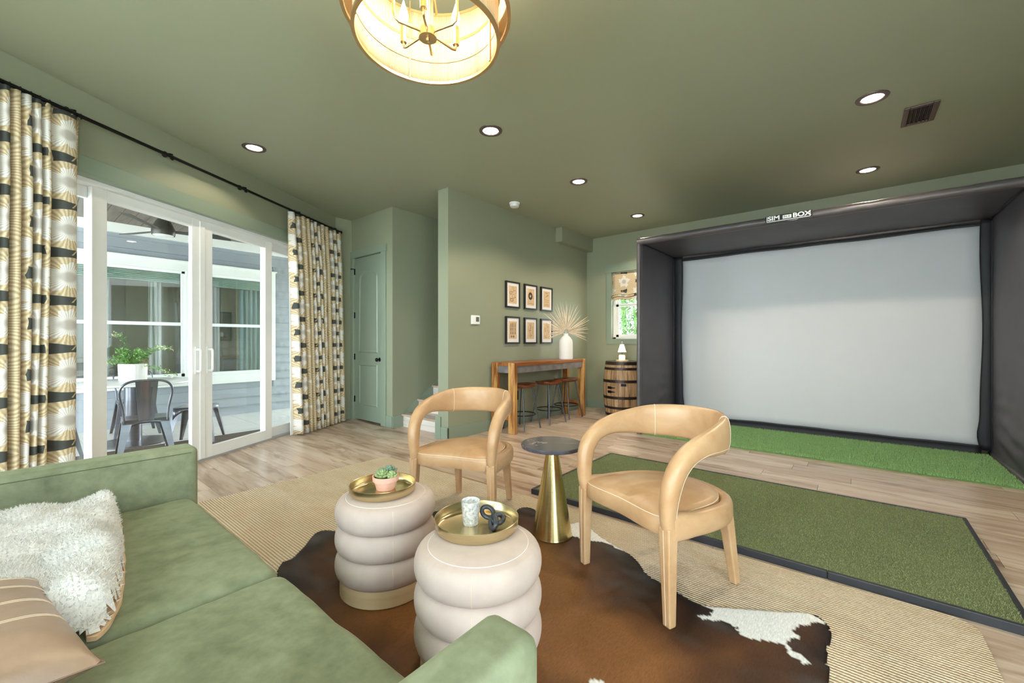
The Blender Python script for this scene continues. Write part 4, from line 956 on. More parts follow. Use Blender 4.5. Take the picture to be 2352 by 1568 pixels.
for pth in me.polygons:
    for _ in range(7):
        ws = [random.random() for _ in range(4)]; s_ = sum(ws); p = Vector((0,0,0))
        for w_, vi in zip(ws, pth.vertices): p += me.vertices[vi].co*(w_/s_)
        d = (pth.normal + Vector([random.uniform(-0.9,0.9) for _ in range(3)])).normalized()*random.uniform(0.007, 0.014)
        sd_ = d.cross(Vector((random.uniform(-1,1),random.uniform(-1,1),random.uniform(-1,1)))).normalized()*0.0016
        fr.add([p-sd_, p+sd_, p+d], [(0,1,2)])
stuff(fr.build('fleece_pile', M_fur, throw, world=True, recalc=False))
cxm, cym = sum(p[0] for p in osm)/len(osm), sum(p[1] for p in osm)/len(osm)
MB().prism([(cxm+(x-cxm)*1.02+0.004*nz(x, y, 0, 25), cym+(y-cym)*1.014) for x, y in clip(osm, -1, 0, -0.13)], 0.436, 0.447).build('underside', M_furback, throw, world=True)
# ------------------------------------------------------------------ armchairs
def armchair(label, x, y, ang, z=0.012):
    t = thing('armchair', label, 'chair', (x, y, z), ang, 'tan leather armchairs')
    half = [(0.262,0.272,0.40),(0.268,0.276,0.47),(0.262,0.282,0.55),(0.235,0.288,0.63),(0.17,0.290,0.69),(0.07,0.285,0.722),(-0.05,0.268,0.732),(-0.16,0.228,0.735),(-0.245,0.155,0.735),(-0.285,0.08,0.735),(-0.297,0,0.735)]
    dims = [(0.026,0.028),(0.030,0.036),(0.034,0.041),(0.036,0.043),(0.034,0.045),(0.032,0.052),(0.029,0.068),(0.027,0.084),(0.026,0.09),(0.025,0.092),(0.025,0.092)]
    P = half + [(a, -b, c) for a, b, c in half[-2::-1]]; Dm = dims + dims[-2::-1]
    path = catmull(P, 5); dd = [d for d in catmull([(a, b, 0) for a, b in Dm], 5)]
    mb = MB(); n = 20; vs = []
    for i, p in enumerate(path):
        T = (path[min(i+1, len(path)-1)]-path[max(i-1, 0)]).normalized()
        o_ = Vector((p.x*0.55 if p.x < 0 else 0.0, p.y, 0)); o_ = o_-T*o_.dot(T); o_.normalize(); B = T.cross(o_)
        for k in range(n):
            a = 2*PI*k/n; ca, sa = math.cos(a), math.sin(a); q = 0.8
            ca, sa = math.copysign(abs(ca)**q, ca), math.copysign(abs(sa)**q, sa)
            vs.append(p+o_*(dd[i].x*ca)+B*(dd[i].y*sa))
    mb.add(vs, [(i*n+k, i*n+(k+1)%n, (i+1)*n+(k+1)%n, (i+1)*n+k) for i in range(len(path)-1) for k in range(n)] + [tuple(range(n))[::-1], tuple((len(path)-1)*n+k for k in range(n))])
    hoop = mb.build('back_hoop', M_leather, t, smooth=60)
    m = len(path)
    for i in (int(m*0.36), int(m*0.64)):     # seams across the back
        ring = [vs[i*n+k]*1.0 for k in range(n)]; c = path[i]
        MB().tube([c+(v-c)*1.012 for v in ring], 0.0016, 5, closed=True).build('stitch_seam', M_stitch, hoop)
    for sgn in (0, 1):                        # stitching that runs along the outside edge of the arms
        rngi = range(2, int(m*0.36)) if sgn == 0 else range(m-3, int(m*0.64), -1)
        MB().tube([path[i]+(vs[i*n+(1 if sgn else n-1)]-path[i])*1.01 if False else path[i]+(vs[i*n+2]-path[i])*1.012 for i in rngi], 0.0013, 4).build('stitch_line', M_stitch, hoop)
    lh = [(0.255,0.274,0.405),(0.15,0.284,0.40),(0.02,0.284,0.395),(-0.11,0.262,0.39),(-0.21,0.2,0.387),(-0.265,0.1,0.385),(-0.28,0,0.385)]
    lp = catmull(lh + [(a, -b, c) for a, b, c in lh[-2::-1]], 5); mb = MB(); vs2 = []
    for i, p in enumerate(lp):
        T = (lp[min(i+1, len(lp)-1)]-lp[max(i-1, 0)]).normalized(); o_ = Vector((p.x*0.6 if p.x < 0 else 0, p.y, 0)); o_ = (o_-T*o_.dot(T)).normalized(); B = T.cross(o_)
        for k in range(n):
            a = 2*PI*k/n; ca, sa = math.cos(a), math.sin(a); ca, sa = math.copysign(abs(ca)**0.7, ca), math.copysign(abs(sa)**0.7, sa)
            fr_ = abs(i/(len(lp)-1)-0.5)*2
            vs2.append(p+o_*(0.030*ca)+B*((0.052+0.012*max(0, fr_-0.8)/0.2)*sa))
    mb.add(vs2, [(i*n+k, i*n+(k+1)%n, (i+1)*n+(k+1)%n, (i+1)*n+k) for i in range(len(lp)-1) for k in range(n)] + [tuple(range(n))[::-1], tuple((len(lp)-1)*n+k for k in range(n))])
    mb.build('seat_rail', M_leather, t, smooth=60)
    mb = MB(); oc = [(0.275,-0.25),(0.278,0),(0.275,0.25),(0.1,0.262),(-0.08,0.245),(-0.2,0.17),(-0.25,0.06),(-0.25,-0.06),(-0.2,-0.17),(-0.08,-0.245),(0.1,-0.262)]
    oc = [(p.x, p.y) for p in catmull([(a, b, 0) for a, b in oc], 5, closed=True)]; no = len(oc)
    lev = [(0.90,0.365),(0.985,0.368),(1.0,0.382),(1.0,0.425),(0.975,0.445),(0.88,0.456),(0.6,0.468),(0.3,0.474)]
    for k_, zz in lev: mb.v += [(a*k_+0.01*(1-k_), b*k_, zz) for a, b in oc]
    mb.f = [(l*no+i, l*no+(i+1)%no, (l+1)*no+(i+1)%no, (l+1)*no+i) for l in range(len(lev)-1) for i in range(no)] + [tuple(range(no))[::-1], tuple((len(lev)-1)*no+i for i in range(no))]
    seat = mb.build('seat', M_leather, t, smooth=60)
    MB().tube([(0.982*a, 0.982*b, 0.4415) for a, b in oc], 0.002, 5, closed=True).build('seam_welt', M_stitch, seat)
    for sy in (1, -1):
        MB().tube([(0.262, sy*0.279, 0.002), (0.264, sy*0.276, 0.25), (0.262, sy*0.272, 0.41)], [0.0275,0.035,0.040], 4, up=(1,0,0)).build('leg', M_leather, t, bevel=0.006)
        MB().tube([(-0.272, sy*0.208, 0.002), (-0.235, sy*0.198, 0.25), (-0.21, sy*0.19, 0.39)], [0.026,0.034,0.042], 4, up=(1,0,0)).build('leg', M_leather, t, bevel=0.006)
        MB().tube([(0.284, sy*0.279, 0.01), (0.291, sy*0.276, 0.25), (0.292, sy*0.272, 0.40)], 0.0012, 4).build('stitch_line', M_stitch, t)
    return t
armchair('tan leather hoop-back armchair beside the golf mat', 2.0925, 0.7475, math.radians(157.4), 0.0125)
armchair('tan leather hoop-back armchair nearer the staircase', 2.07, 2.0925, math.radians(200.9), 0.0125)
# ------------------------------------------------------------------ marble side table
stb = thing('side_table', 'round dark marble side table on a brass cone base', 'side table', (2.12, 1.425, HZ))
MB().lathe([(0.0,0.53),(0.183,0.53),(0.189,0.534),(0.19,0.548),(0.186,0.5535),(0,0.5535)], 64).build('marble_top', M_marble, stb, smooth=40)
MB().lathe([(0.118,0.0),(0.122,0.004),(0.120,0.012),(0.036,0.51),(0.034,0.53)], 64).build('cone_base', M_brass, stb, smooth=40)
# ------------------------------------------------------------------ ottomans
M_maple = wood('pale_maple_band', [(0.3, srgb(214,184,142)), (0.6, srgb(226,200,162)), (0.8, srgb(232,210,176))], (2, 2, 30), 0.4, bump=0.05)
def ottoman(label, x, y, rot):
    t = thing('pouf_ottoman', label, 'ottoman', (x, y, HZ), rot, 'ring-stacked ottomans')
    MB().lathe([(0.205,0),(0.211,0.003),(0.211,0.078),(0.2,0.08)], 64).build('wood_base', M_maple, t, smooth=40)
    for k in range(3):
        z0, z1 = 0.072+0.120*k, 0.072+0.120*(k+1)+0.004; zc, hz = (z0+z1)/2, (z1-z0)/2
        R = 0.2335; prof = []
        for j in range(17):
            a = -PI/2+PI*j/16; prof.append((R-0.052+0.052*math.cos(a)**0.75, zc+hz*math.sin(a)))
        if k == 2: prof = prof[:15] + [(0.183, z1-0.0015), (0.178, z1+0.0005), (0.12, z1+0.004), (0.0, z1+0.006)]
        else: prof = [(0.15, z0)] + prof + [(0.15, z1)]
        s_ = MB().lathe(prof, 72).build('cushion_ring', M_ott, t, smooth=60)
        if k == 2: MB().tube([(0.184*math.cos(2*PI*i/72), 0.184*math.sin(2*PI*i/72), z1-0.0008) for i in range(72)], 0.0011, 5, closed=True).build('stitch_seam', M_plaster, s_)
        MB().tube([(p[0]+0.0005, 0, p[1]) for p in prof[2:14]], 0.0009, 5).build('side_seam', M_stitch, s_)
    return t
O1, O2 = (1.179, 1.759), (1.114, 1.076)
ottoman('blush velvet ring ottoman with the potted succulent tray', *O1, math.atan2(-O1[1], -O1[0])+0.12)
ottoman('blush velvet ring ottoman with the candle holder tray', *O2, math.atan2(-O2[1], -O2[0])-0.1)
OTZ = HZ+0.072+0.36+0.01
def tray(label, x, y, r):
    t = thing('brass_tray', label, 'tray', (x, y, OTZ), 0)
    MB().lathe([(0,0.0),(r*0.9,0.0),(r*0.965,0.006),(r*0.99,0.018),(r,0.044),(r-0.002,0.0455),(r-0.004,0.044),(r*0.965,0.016),(r*0.93,0.007),(r*0.88,0.004),(0,0.004)], 72).build('tray_dish', M_tray, t, smooth=50)
    return t
T1, T2 = (1.172, 1.778), (1.180, 1.150)
tray('brass tray holding the potted succulent', *T1, 0.156); tray('brass tray holding the mercury glass votive', *T2, 0.165)
# succulent
sp = pix(884, 1128, OTZ+0.004)
su = thing('potted_succulent', 'green succulent in a small terracotta pot on the brass tray', 'plant', (sp.x+0.025, sp.y+0.03, OTZ+0.0045))
g_ = G('terracotta', 0.75); vv = g_.coord(); zz_ = g_.xyz(vv)[2]; g_.col(g_.mix(g_.noise(vv, 25, 4), srgb(222,150,118), srgb(232,196,182))); M_terra = g_.m
MB().lathe([(0,0),(0.044,0),(0.056,0.042),(0.062,0.042),(0.064,0.066),(0.058,0.066),(0.054,0.056),(0,0.056)], 40).build('pot', M_terra, su, smooth=40)
MB().lathe([(0,0.056),(0.056,0.056)], 24, cap=False).build('soil', plain('dark_soil', srgb(62,50,40), 0.9), su)
lm = MB(); ring_ = []
prf = [(0.0,0.008,0.003),(0.3,0.016,0.006),(0.6,0.018,0.007),(0.85,0.012,0.005),(1.0,0.001,0.001)]
def succ_leaf(L):
    mb = MB()
    for t_, w_, h_ in prf:
        for k in range(6):
            a = 2*PI*k/6; mb.v.append((L*t_, w_*math.cos(a)*L/0.05*0.85, h_*math.sin(a)+0.35*L*t_*t_*0.5))
    mb.f = [(i*6+k, i*6+(k+1)%6, (i+1)*6+(k+1)%6, (i+1)*6+k) for i in range(4) for k in range(6)] + [tuple(range(6))[::-1], tuple(24+k for k in range(6))]
    return mb
M_s1 = plain('bright_succulent', srgb(146,164,112), 0.5, vary=0.2, scale=60); M_s2 = plain('blue_succulent', srgb(116,138,118), 0.5, vary=0.25, scale=60)
for cx, cy, cz, ms, sc_ in ((-0.024,-0.008,0.062,M_s1,1.0),(0.03,0.012,0.066,M_s2,1.05),(0.0,0.036,0.062,M_s2,0.8),(0.008,-0.036,0.06,M_s1,0.8)):
    me_ = None
    for tier in range(4):
        for k in range(8-tier):
            a = 2*PI*k/(8-tier)+tier*0.5+cx*40; el = 0.25+0.36*tier
            if me_ is None: o = succ_leaf(0.042*sc_).build('leaf', ms, su, smooth=60); me_ = o.data
            else: o = bpy.data.objects.new('leaf', me_); C.objects.link(o); o.parent = su
            o.location = (cx, cy, cz+0.005*tier); o.rotation_euler = (0, -el, a); o.scale = (1-0.14*tier,)*3
# votive
vp = (1.180, 1.183)
vo = thing('votive_holder', 'silvery mercury glass candle holder on the brass tray', 'candle holder', (*vp, OTZ+0.0045))
gm_ = G('mercury_glass', 0.22, 0.35); vv = gm_.coord(); n = gm_.noise(vv, 90, 5, 0.7); gm_.col(gm_.ramp(n, [(0.35, srgb(168,164,158)), (0.6, srgb(236,236,234))])); gm_.bump(gm_.voronoi(vv, 130), 0.25, 0.002)
MB().lathe([(0,0),(0.029,0),(0.031,0.004),(0.0375,0.094),(0.0355,0.095),(0.034,0.09),(0.028,0.01),(0,0.01)], 40).build('cup', gm_.m, vo, smooth=50)
# knot ornament
kp = (1.222, 1.103)
kn = thing('link_ornament', 'black chunky chain link ornament lying in the brass tray', 'ornament', (*kp, OTZ+0.0045), CAM_A)
M_kn = plain('matte_black_resin', srgb(52, 54, 60), 0.35, vary=0.1, scale=30)
def link(c, ex, ey, R, r, st=1.3):
    c, ex, ey = Vector(c), Vector(ex).normalized(), Vector(ey).normalized()
    return MB().tube([c+ex*(R*st*math.cos(2*PI*k/28))+ey*(R*math.sin(2*PI*k/28)) for k in range(28)], r, 12, closed=True)
link((0.045,0.022,0.036), (0.45,0.5,0.62), (0.2,-1,0.25), 0.021, 0.009, 1.15).build('link', M_kn, kn, smooth=180)
link((-0.015,-0.004,0.021), (1,0.35,0.12), (0.2,-0.4,0.85), 0.018, 0.010, 1.6).build('link', M_kn, kn, smooth=180)
link((0.01,-0.022,0.024), (0.8,-0.5,0.3), (0.5,0.8,0.2), 0.02, 0.010, 1.1).build('link', M_kn, kn, smooth=180)
# ------------------------------------------------------------------ hitting mat, turf strip
MX0, MX1, MY0, MY1, MH = 2.612, 3.985, -0.565, 1.955, 0.04
mat = thing('golf_mat', 'green golf hitting mat in a black rubber frame', 'golf mat', ((MX0+MX1)/2, (MY0+MY1)/2, 0))
FWD = 0.022
joints = [MY0, 0.105, 0.98, MY1]
for a, b in zip(joints, joints[1:]):
    MB().box((MX0, a+0.0015, 0.0), (MX0+FWD, b-0.0015, MH)).build('frame_segment', M_rubber, mat, world=True, bevel=0.003)
    MB().box((MX1-FWD, a+0.0015, 0.0), (MX1, b-0.0015, MH)).build('frame_segment', M_rubber, mat, world=True, bevel=0.003)
for y0 in (MY0, MY1-FWD):
    for a, b in ((MX0+FWD, 3.30), (3.30, MX1-FWD)): MB().box((a+0.001, y0, 0), (b-0.001, y0+FWD, MH)).build('frame_segment', M_rubber, mat, world=True, bevel=0.003)
MB().box((MX0+FWD, MY0+FWD, 0), (MX1-FWD, MY1-FWD, MH-0.004)).build('turf_base', M_mat, mat, world=True)
def blades(name, mat_, parent, x0, x1, y0, y1, z, n, h, w, lean):
    mb = MB()
    for _ in range(n):
        x, y = random.uniform(x0, x1), random.uniform(y0, y1); a = random.uniform(0, 2*PI); s_, c_ = math.sin(a)*w, math.cos(a)*w
        hh = h*random.uniform(0.6, 1.1)
        b = len(mb.v); mb.v += [(x-c_, y-s_, z), (x+c_, y+s_, z), (x+random.uniform(-lean, lean), y+random.uniform(-lean, lean), z+hh)]; mb.f.append((b, b+1, b+2))
    return stuff(mb.build(name, mat_, parent, world=True, recalc=False))
blades('turf_pile', M_matblade, mat, MX0+FWD, MX1-FWD, MY0+FWD, MY1-FWD, MH-0.005, 130000, 0.009, 0.0016, 0.006)
EX0, EX1, EY0, EY1, EZ = 5.2, 6.47, -1.13, 2.154, 2.52
tf = thing('turf_strip', 'bright green artificial turf in front of the screen', 'turf', ((EX0+EX1)/2, 0.5, 0))
MB().box((5.19, EY0+0.06, 0.001), (6.44, EY1-0.05, 0.012)).build('turf_backing', M_grassbase, tf, world=True)
blades('grass_blades', M_grassblade, tf, 5.19, 6.44, EY0+0.06, EY1-0.05, 0.011, 130000, 0.024, 0.0022, 0.012)
# ------------------------------------------------------------------ golf simulator enclosure
en = thing('golf_enclosure', 'black golf simulator enclosure with a white impact screen', 'golf enclosure', ((EX0+EX1)/2, (EY0+EY1)/2, 0))
def cyl(name, a, b, r, m=M_sleeve, n=14): return MB().tube([a, b], r, n).build(name, m, en, smooth=50, world=True)
FZ = EZ-0.045
MB().tube([(EX0, EY1+0.01-(EY1-EY0)*k/40, FZ+0.004*nz(k*0.7, 1)) for k in range(41)], [0.043+0.004*nz(k*1.3, 4) for k in range(41)], 14).build('top_sleeve', M_sleeve, en, smooth=50, world=True)
cyl('front_post', (EX0, EY1-0.005, 0), (EX0, EY1-0.005, FZ+0.04), 0.029)
cyl('front_post', (EX0, EY0+0.005, 0), (EX0, EY0+0.005, FZ+0.04), 0.029)
for y in (EY0+0.03, EY1-0.03):
    cyl('side_tube', (EX0, y, FZ), (EX1, y, FZ), 0.022, M_black); cyl('rear_post', (EX1, y, 0), (EX1, y, FZ), 0.025, M_black)
    cyl('foot_tube', (EX0, y, 0.03), (EX1, y, 0.03), 0.024, M_sleeve)
def cloth(name, fn, m, nu=60, nv=24, th=0.004):
    o = MB().grid(fn, nu, nv).build(name, m, en, smooth=180, world=True); o.modifiers.new('solid','SOLIDIFY').thickness = th; return o
cloth('roof_panel', lambda u, v: (EX0+0.03+(EX1-EX0-0.05)*u, EY0+0.02+(EY1-EY0-0.04)*v, FZ-0.012-0.03*math.sin(PI*v)*math.sin(PI*min(1,u*1.0))**0.8-0.008*nz(u*3, v*7)), M_nylon, 30, 60)
def sidep(y, s_):
    def fn(u, v):
        z = 0.05+(FZ-0.055)*v; w = max(0, 0.55-v)
        return (EX0+0.012+(EX1-EX0-0.027)*u, y+s_*(0.035*math.sin(PI*u)*math.sin(PI*v)+0.018*w*math.sin(z*34+3*nz(u*2, z*3))*math.sin(PI*u)+0.012*w*nz(u*6, z*12)), z-(0.05*math.sin(PI*u)*(1-v)**6))
    return fn
cloth('side_panel', sidep(EY1-0.03, -1), M_nylon, 30, 90); cloth('side_panel', sidep(EY0+0.03, 1), M_nylon, 30, 90)
SCX = 6.50
cloth('impact_screen', lambda u, v: (SCX-0.01*math.sin(PI*u)*math.sin(PI*v), -1.06+3.09*u, 0.06+2.38*v), M_screen, 20, 20)
X2 = 6.462
cloth('screen_border', lambda u, v: (X2+0.012*math.sin(PI*v), -1.09+3.18*u, 2.395+0.012*nz(u*5, 0)+0.1*v), M_fabricblack, 60, 6)
cloth('screen_border', lambda u, v: (X2-0.03+0.012*math.sin(PI*v), -1.02+3.05*u, 0.012+(0.10+0.012*nz(u*7, 3))*v), M_fabricblack, 60, 6)
def vflap(ya, yb, s_):
    def fn(u, v):
        bulge = 0.02*math.sin(v*9)*0.5+0.025*math.exp(-((v-0.06)/0.05)**2)
        return (X2-0.012*math.sin(PI*u), ya+(yb-ya)*u + s_*bulge*(1-u), 0.06+2.41*v)
    return fn
cloth('screen_border', vflap(2.0, 2.12, -1), M_fabricblack, 8, 40); cloth('screen_border', vflap(-1.02, -1.115, 1), M_fabricblack, 8, 40)
for y in (EY0+0.03, EY1-0.03):
    MB().ball((EX1-0.01, y, FZ), 0.04, 10, 8).build('corner_joint', M_black, en, world=True, smooth=180)
    MB().box((EX1-0.07, y-0.03, 0.0), (EX1+0.02, y+0.03, 0.05)).build('corner_joint', M_black, en, world=True, bevel=0.006)
# printed label on the top sleeve
LX = EX0-0.0495
M_lab = plain('white_print', srgb(240,240,240), 0.5); M_labk = plain('black_print', srgb(22,22,24), 0.5)
def rot_label(v): return v
lab = MB().box((LX, 0.325, FZ-0.042), (LX+0.02, 0.735, FZ+0.042)).build('label_patch', M_labk, en, world=True)
def text(body, size, y, z, x, m, sx=1.0, off=0.0, name='lettering', tilt=0.0, ay='CENTER'):
    cu = bpy.data.curves.new(name, 'FONT'); cu.body = body; cu.size = size; cu.offset = off; cu.align_x = 'LEFT'; cu.align_y = ay; cu.extrude = 0.0006
    o = bpy.data.objects.new(name, cu); C.objects.link(o)
    me = bpy.data.meshes.new_from_object(o); bpy.data.objects.remove(o)
    for v in me.vertices: v.co = Vector((x-v.co.z, y-v.co.x*sx, z+v.co.y))
    me.materials.append(m) if not me.materials else me.materials.__setitem__(0, m)
    p = bpy.data.objects.new(name, me); C.objects.link(p); attach(p, lab, False); return p
L2 = LX-0.0012
text('SIM', 0.062, 0.712, FZ+0.012, L2, M_lab, 1.18, 0.002); text('BOX', 0.062, 0.492, FZ+0.012, L2, M_lab, 1.18, 0.002)
MB().box((L2, 0.502, FZ-0.006), (L2+0.002, 0.578, FZ+0.030)).build('label_block', M_lab, lab); text('IN A', 0.03, 0.572, FZ+0.012, L2-0.0012, M_labk, 1.0, 0.0)
MB().box((L2, 0.342, FZ-0.022), (L2+0.002, 0.722, FZ-0.016)).box((L2, 0.716, FZ-0.022), (L2+0.002, 0.722, FZ+0.038)).box((L2, 0.342, FZ-0.022), (L2+0.002, 0.348, FZ+0.038)).build('label_border', M_lab, lab)
text('indoor golf', 0.016, 0.45, FZ-0.031, L2, M_lab, 1.1) if False else MB().hexa([(L2,0.54,FZ-0.034),(L2,0.46,FZ-0.033),(L2,0.44,FZ-0.028),(L2,0.46,FZ-0.036)],[(L2+0.001,0.54,FZ-0.034),(L2+0.001,0.46,FZ-0.033),(L2+0.001,0.44,FZ-0.028),(L2+0.001,0.46,FZ-0.036)]).build('label_swoosh', M_lab, lab)
# ------------------------------------------------------------------ bar table and stools
BX0, BX1, BY0, BY1, BT = 4.12, 5.93, 3.345, 3.745, 0.915
bt = thing('bar_table', 'long acacia bar table with zinc apron against the partition', 'table', ((BX0+BX1)/2, (BY0+BY1)/2, 0))
MB().box((BX0+0.008, BY0+0.008, BT-0.045), (BX1-0.008, BY1-0.008, BT)).build('table_top', M_acacia_h, bt, world=True, bevel=0.004)
for x in (BX0, BX1-0.062):
    for y in (BY0, BY1-0.105): MB().box((x, y, 0), (x+0.062, y+0.105, BT-0.002)).build('leg', M_acacia, bt, world=True, bevel=0.006)
for y in (BY0+0.02, BY1-0.035): MB().box((BX0+0.06, y, BT-0.135), (BX1-0.06, y+0.015, BT-0.046)).build('apron', M_zinc, bt, world=True)
for x in (BX0+0.015, BX1-0.03): MB().box((x, BY0+0.1, BT-0.135), (x+0.015, BY1-0.1, BT-0.046)).build('apron', M_zinc, bt, world=True)
MB().box((BX1-0.05, BY0+0.1, 0.17), (BX1-0.015, BY1-0.1, 0.235)).build('stretcher', M_acacia_h, bt, world=True, bevel=0.003)
MB().box((BX0+0.015, BY0+0.1, 0.17), (BX0+0.05, BY1-0.1, 0.235)).build('stretcher', M_acacia_h, bt, world=True, bevel=0.003)
def stool(label, x, y, rot):
    t = thing('bar_stool', label, 'stool', (x, y, 0), rot, 'stools under the bar table')
    oc = [(0.20*math.copysign(abs(math.cos(a))**0.75, math.cos(a)), 0.165*math.copysign(abs(math.sin(a))**0.75, math.sin(a))) for a in [2*PI*k/40 for k in range(40)]]
    mb = MB(); lev = [(0.80,0.0),(0.95,0.012),(1.0,0.026),(0.985,0.036),(0.85,0.034),(0.5,0.024),(0.2,0.02)]
    for k_, zz in lev: mb.v += [(a*k_, b*k_, 0.565+zz+(0.014*(a/0.2)**2 if zz > 0.01 else 0)) for a, b in oc]
    mb.f = [(l*40+i, l*40+(i+1)%40, (l+1)*40+(i+1)%40, (l+1)*40+i) for l in range(len(lev)-1) for i in range(40)] + [tuple(range(40))[::-1], tuple((len(lev)-1)*40+i for i in range(40))]
    mb.build('seat', M_stoolwood, t, smooth=50)
    for sx in (-1, 1):
        for sy in (-1, 1): MB().tube([(sx*0.105, sy*0.095, 0.572), (sx*0.18, sy*0.182, 0.004)], 0.0095, 8).build('leg', M_steel, t, smooth=60)
    MB().tube([(0.185*math.cos(2*PI*k/40), 0.185*math.sin(2*PI*k/40), 0.2) for k in range(40)], 0.007, 8, closed=True).build('foot_ring', M_black, t, smooth=60)
    return t
stool('wood-seat bar stool at the staircase end of the bar table', 4.50, 3.52, 0.0); stool('wood-seat bar stool in the middle of the three', 5.09, 3.485, -0.13); stool('wood-seat bar stool at the barrel end of the bar table', 5.615, 3.51, -0.05)
# ------------------------------------------------------------------ framed prints
M_frame = plain('black_frame', (0.010, 0.009, 0.008, 1), 0.45); M_matb = plain('white_mat_board', srgb(236, 230, 226), 0.7, vary=0.01)
g_ = G('aged_print_paper', 0.8); g_.col(g_.ramp(g_.noise(g_.coord(), 14, 4, 0.6), [(0.3, srgb(204,168,128)), (0.7, srgb(224,194,156))])); M_paper = g_.m
M_ink = plain('sepia_ink', srgb(72, 52, 38), 0.8); M_ink2 = plain('faint_ink', srgb(150, 112, 80), 0.8)
YF = YP-0.03
def strip(mb, pts, w):                       # flat drawn line on the print
    P = [Vector(p) for p in pts]
    for a, b in zip(P, P[1:]):
        d = (b-a); n = Vector((-d.y, d.x)).normalized()*w if d.length else Vector((0,0))
        mb.add([(q.x, 0, q.y) for q in (a-n, b-n, b+n, a+n)], [(0,1,2,3)])
def arc(cx, cy, rx, ry, a0=0, a1=360, n=18): return [(cx+rx*math.cos(math.radians(a0+(a1-a0)*k/n)), cy+ry*math.sin(math.radians(a0+(a1-a0)*k/n))) for k in range(n+1)]
def draw(k):
    mb, mf = MB(), MB()
    if k == 0:
        strip(mb, arc(-0.045,0.025,0.026,0.02), 0.0022); strip(mb, [(-0.02,0.03),(0.01,0.05),(0.02,0.085)], 0.002); strip(mb, arc(0.05,0.04,0.02,0.028,-90,160), 0.002)
        strip(mb, arc(0.015,-0.02,0.032,0.028,40,390), 0.002); strip(mb, arc(-0.025,-0.075,0.03,0.02), 0.0035); strip(mb, [(-0.06,-0.045),(-0.05,-0.07)], 0.003); strip(mb, [(0.04,-0.04),(0.06,-0.03)], 0.003)
    elif k == 1:
        for r in (0.022,0.03,0.038,0.046): strip(mb, arc(-0.01,0.015,r,r*1.15), 0.0045)
        strip(mf, arc(0.055,0.0,0.018,0.02), 0.003); strip(mf, [(-0.06,-0.1),(0.07,-0.1)], 0.003)
    elif k == 2:
        strip(mf, [(-0.06,0.1),(0.03,0.09)], 0.003); strip(mb, [(0.0,0.05),(0.045,0.07)], 0.003); strip(mf, [(-0.04,0.03),(0.05,0.06)], 0.002)
        for z in (-0.02,-0.05,-0.09,-0.11): strip(mf, [(-0.06,z),(-0.01,z+0.012),(0.06,z)], 0.0028)
    elif k == 3:
        for x in (-0.045,0.0,0.047):
            for j in range(9): strip(mb, [(x-0.001*(j%2),0.10-0.018*j),(x+0.001,0.085-0.018*j)], 0.0085 if j%3 else 0.006)
        for x in (-0.03,0.015): strip(mb, arc(x,-0.092,0.010,0.011), 0.005)
    elif k == 4:
        strip(mb, [(-0.02,0.09),(0.0,0.06),(-0.006,0.03),(-0.018,0.0),(-0.014,-0.1)], 0.0035); strip(mb, [(-0.05,0.0),(0.02,0.002)], 0.002); strip(mf, [(0.05,0.07),(0.045,-0.05)], 0.004); strip(mb, arc(0.02,-0.07,0.005,0.005), 0.003)
    else:
        strip(mf, [(-0.05,0.05),(-0.03,0.03),(-0.045,0.0),(-0.02,-0.01)], 0.0035); strip(mf, arc(0.03,0.07,0.014,0.014), 0.003); strip(mf, [(0.0,0.0),(0.035,0.03),(0.05,-0.02)], 0.003); strip(mf, arc(-0.03,-0.09,0.014,0.012), 0.004)
    return mb, mf
labs = ['framed print of looped tackle sketches, upper row', 'framed print of a dark reel disc, upper row', 'framed print of faint lines, upper row nearest the palm',
        'framed print of three dark rods, lower row', 'framed print of a single tall tool, lower row', 'framed print behind the dried palm, lower row']
for k in range(6):
    x0 = (4.435, 4.86, 5.278)[k % 3]; zt = 2.042 if k < 3 else 1.545; W_, H_ = 0.312, 0.374
    if k > 2: H_ = 0.386
    cx, cz = x0+W_/2, zt-H_/2
    t = thing('framed_print', labs[k], 'picture', (cx, YP, cz), 0, 'six framed prints on the partition')
    f = 0.021
    MB().box((-W_/2,-0.03,-H_/2),(W_/2,0,-H_/2+f)).box((-W_/2,-0.03,H_/2-f),(W_/2,0,H_/2)).box((-W_/2,-0.03,-H_/2+f),(-W_/2+f,0,H_/2-f)).box((W_/2-f,-0.03,-H_/2+f),(W_/2,0,H_/2-f)).build('frame', M_frame, t)
    MB().box((-W_/2+f,-0.018,-H_/2+f),(W_/2-f,-0.004,H_/2-f)).build('mat_board', M_matb, t)
    pr = MB().box((-0.088,-0.0195,-0.125),(0.088,-0.018,0.125)).build('print', M_paper, t)
    a, b = draw(k)
    for q, m in ((a, M_ink), (b, M_ink2)):
        if q.v:
            o = q.build('drawing', m, pr, recalc=False); o.location = (0, -0.0202, 0)
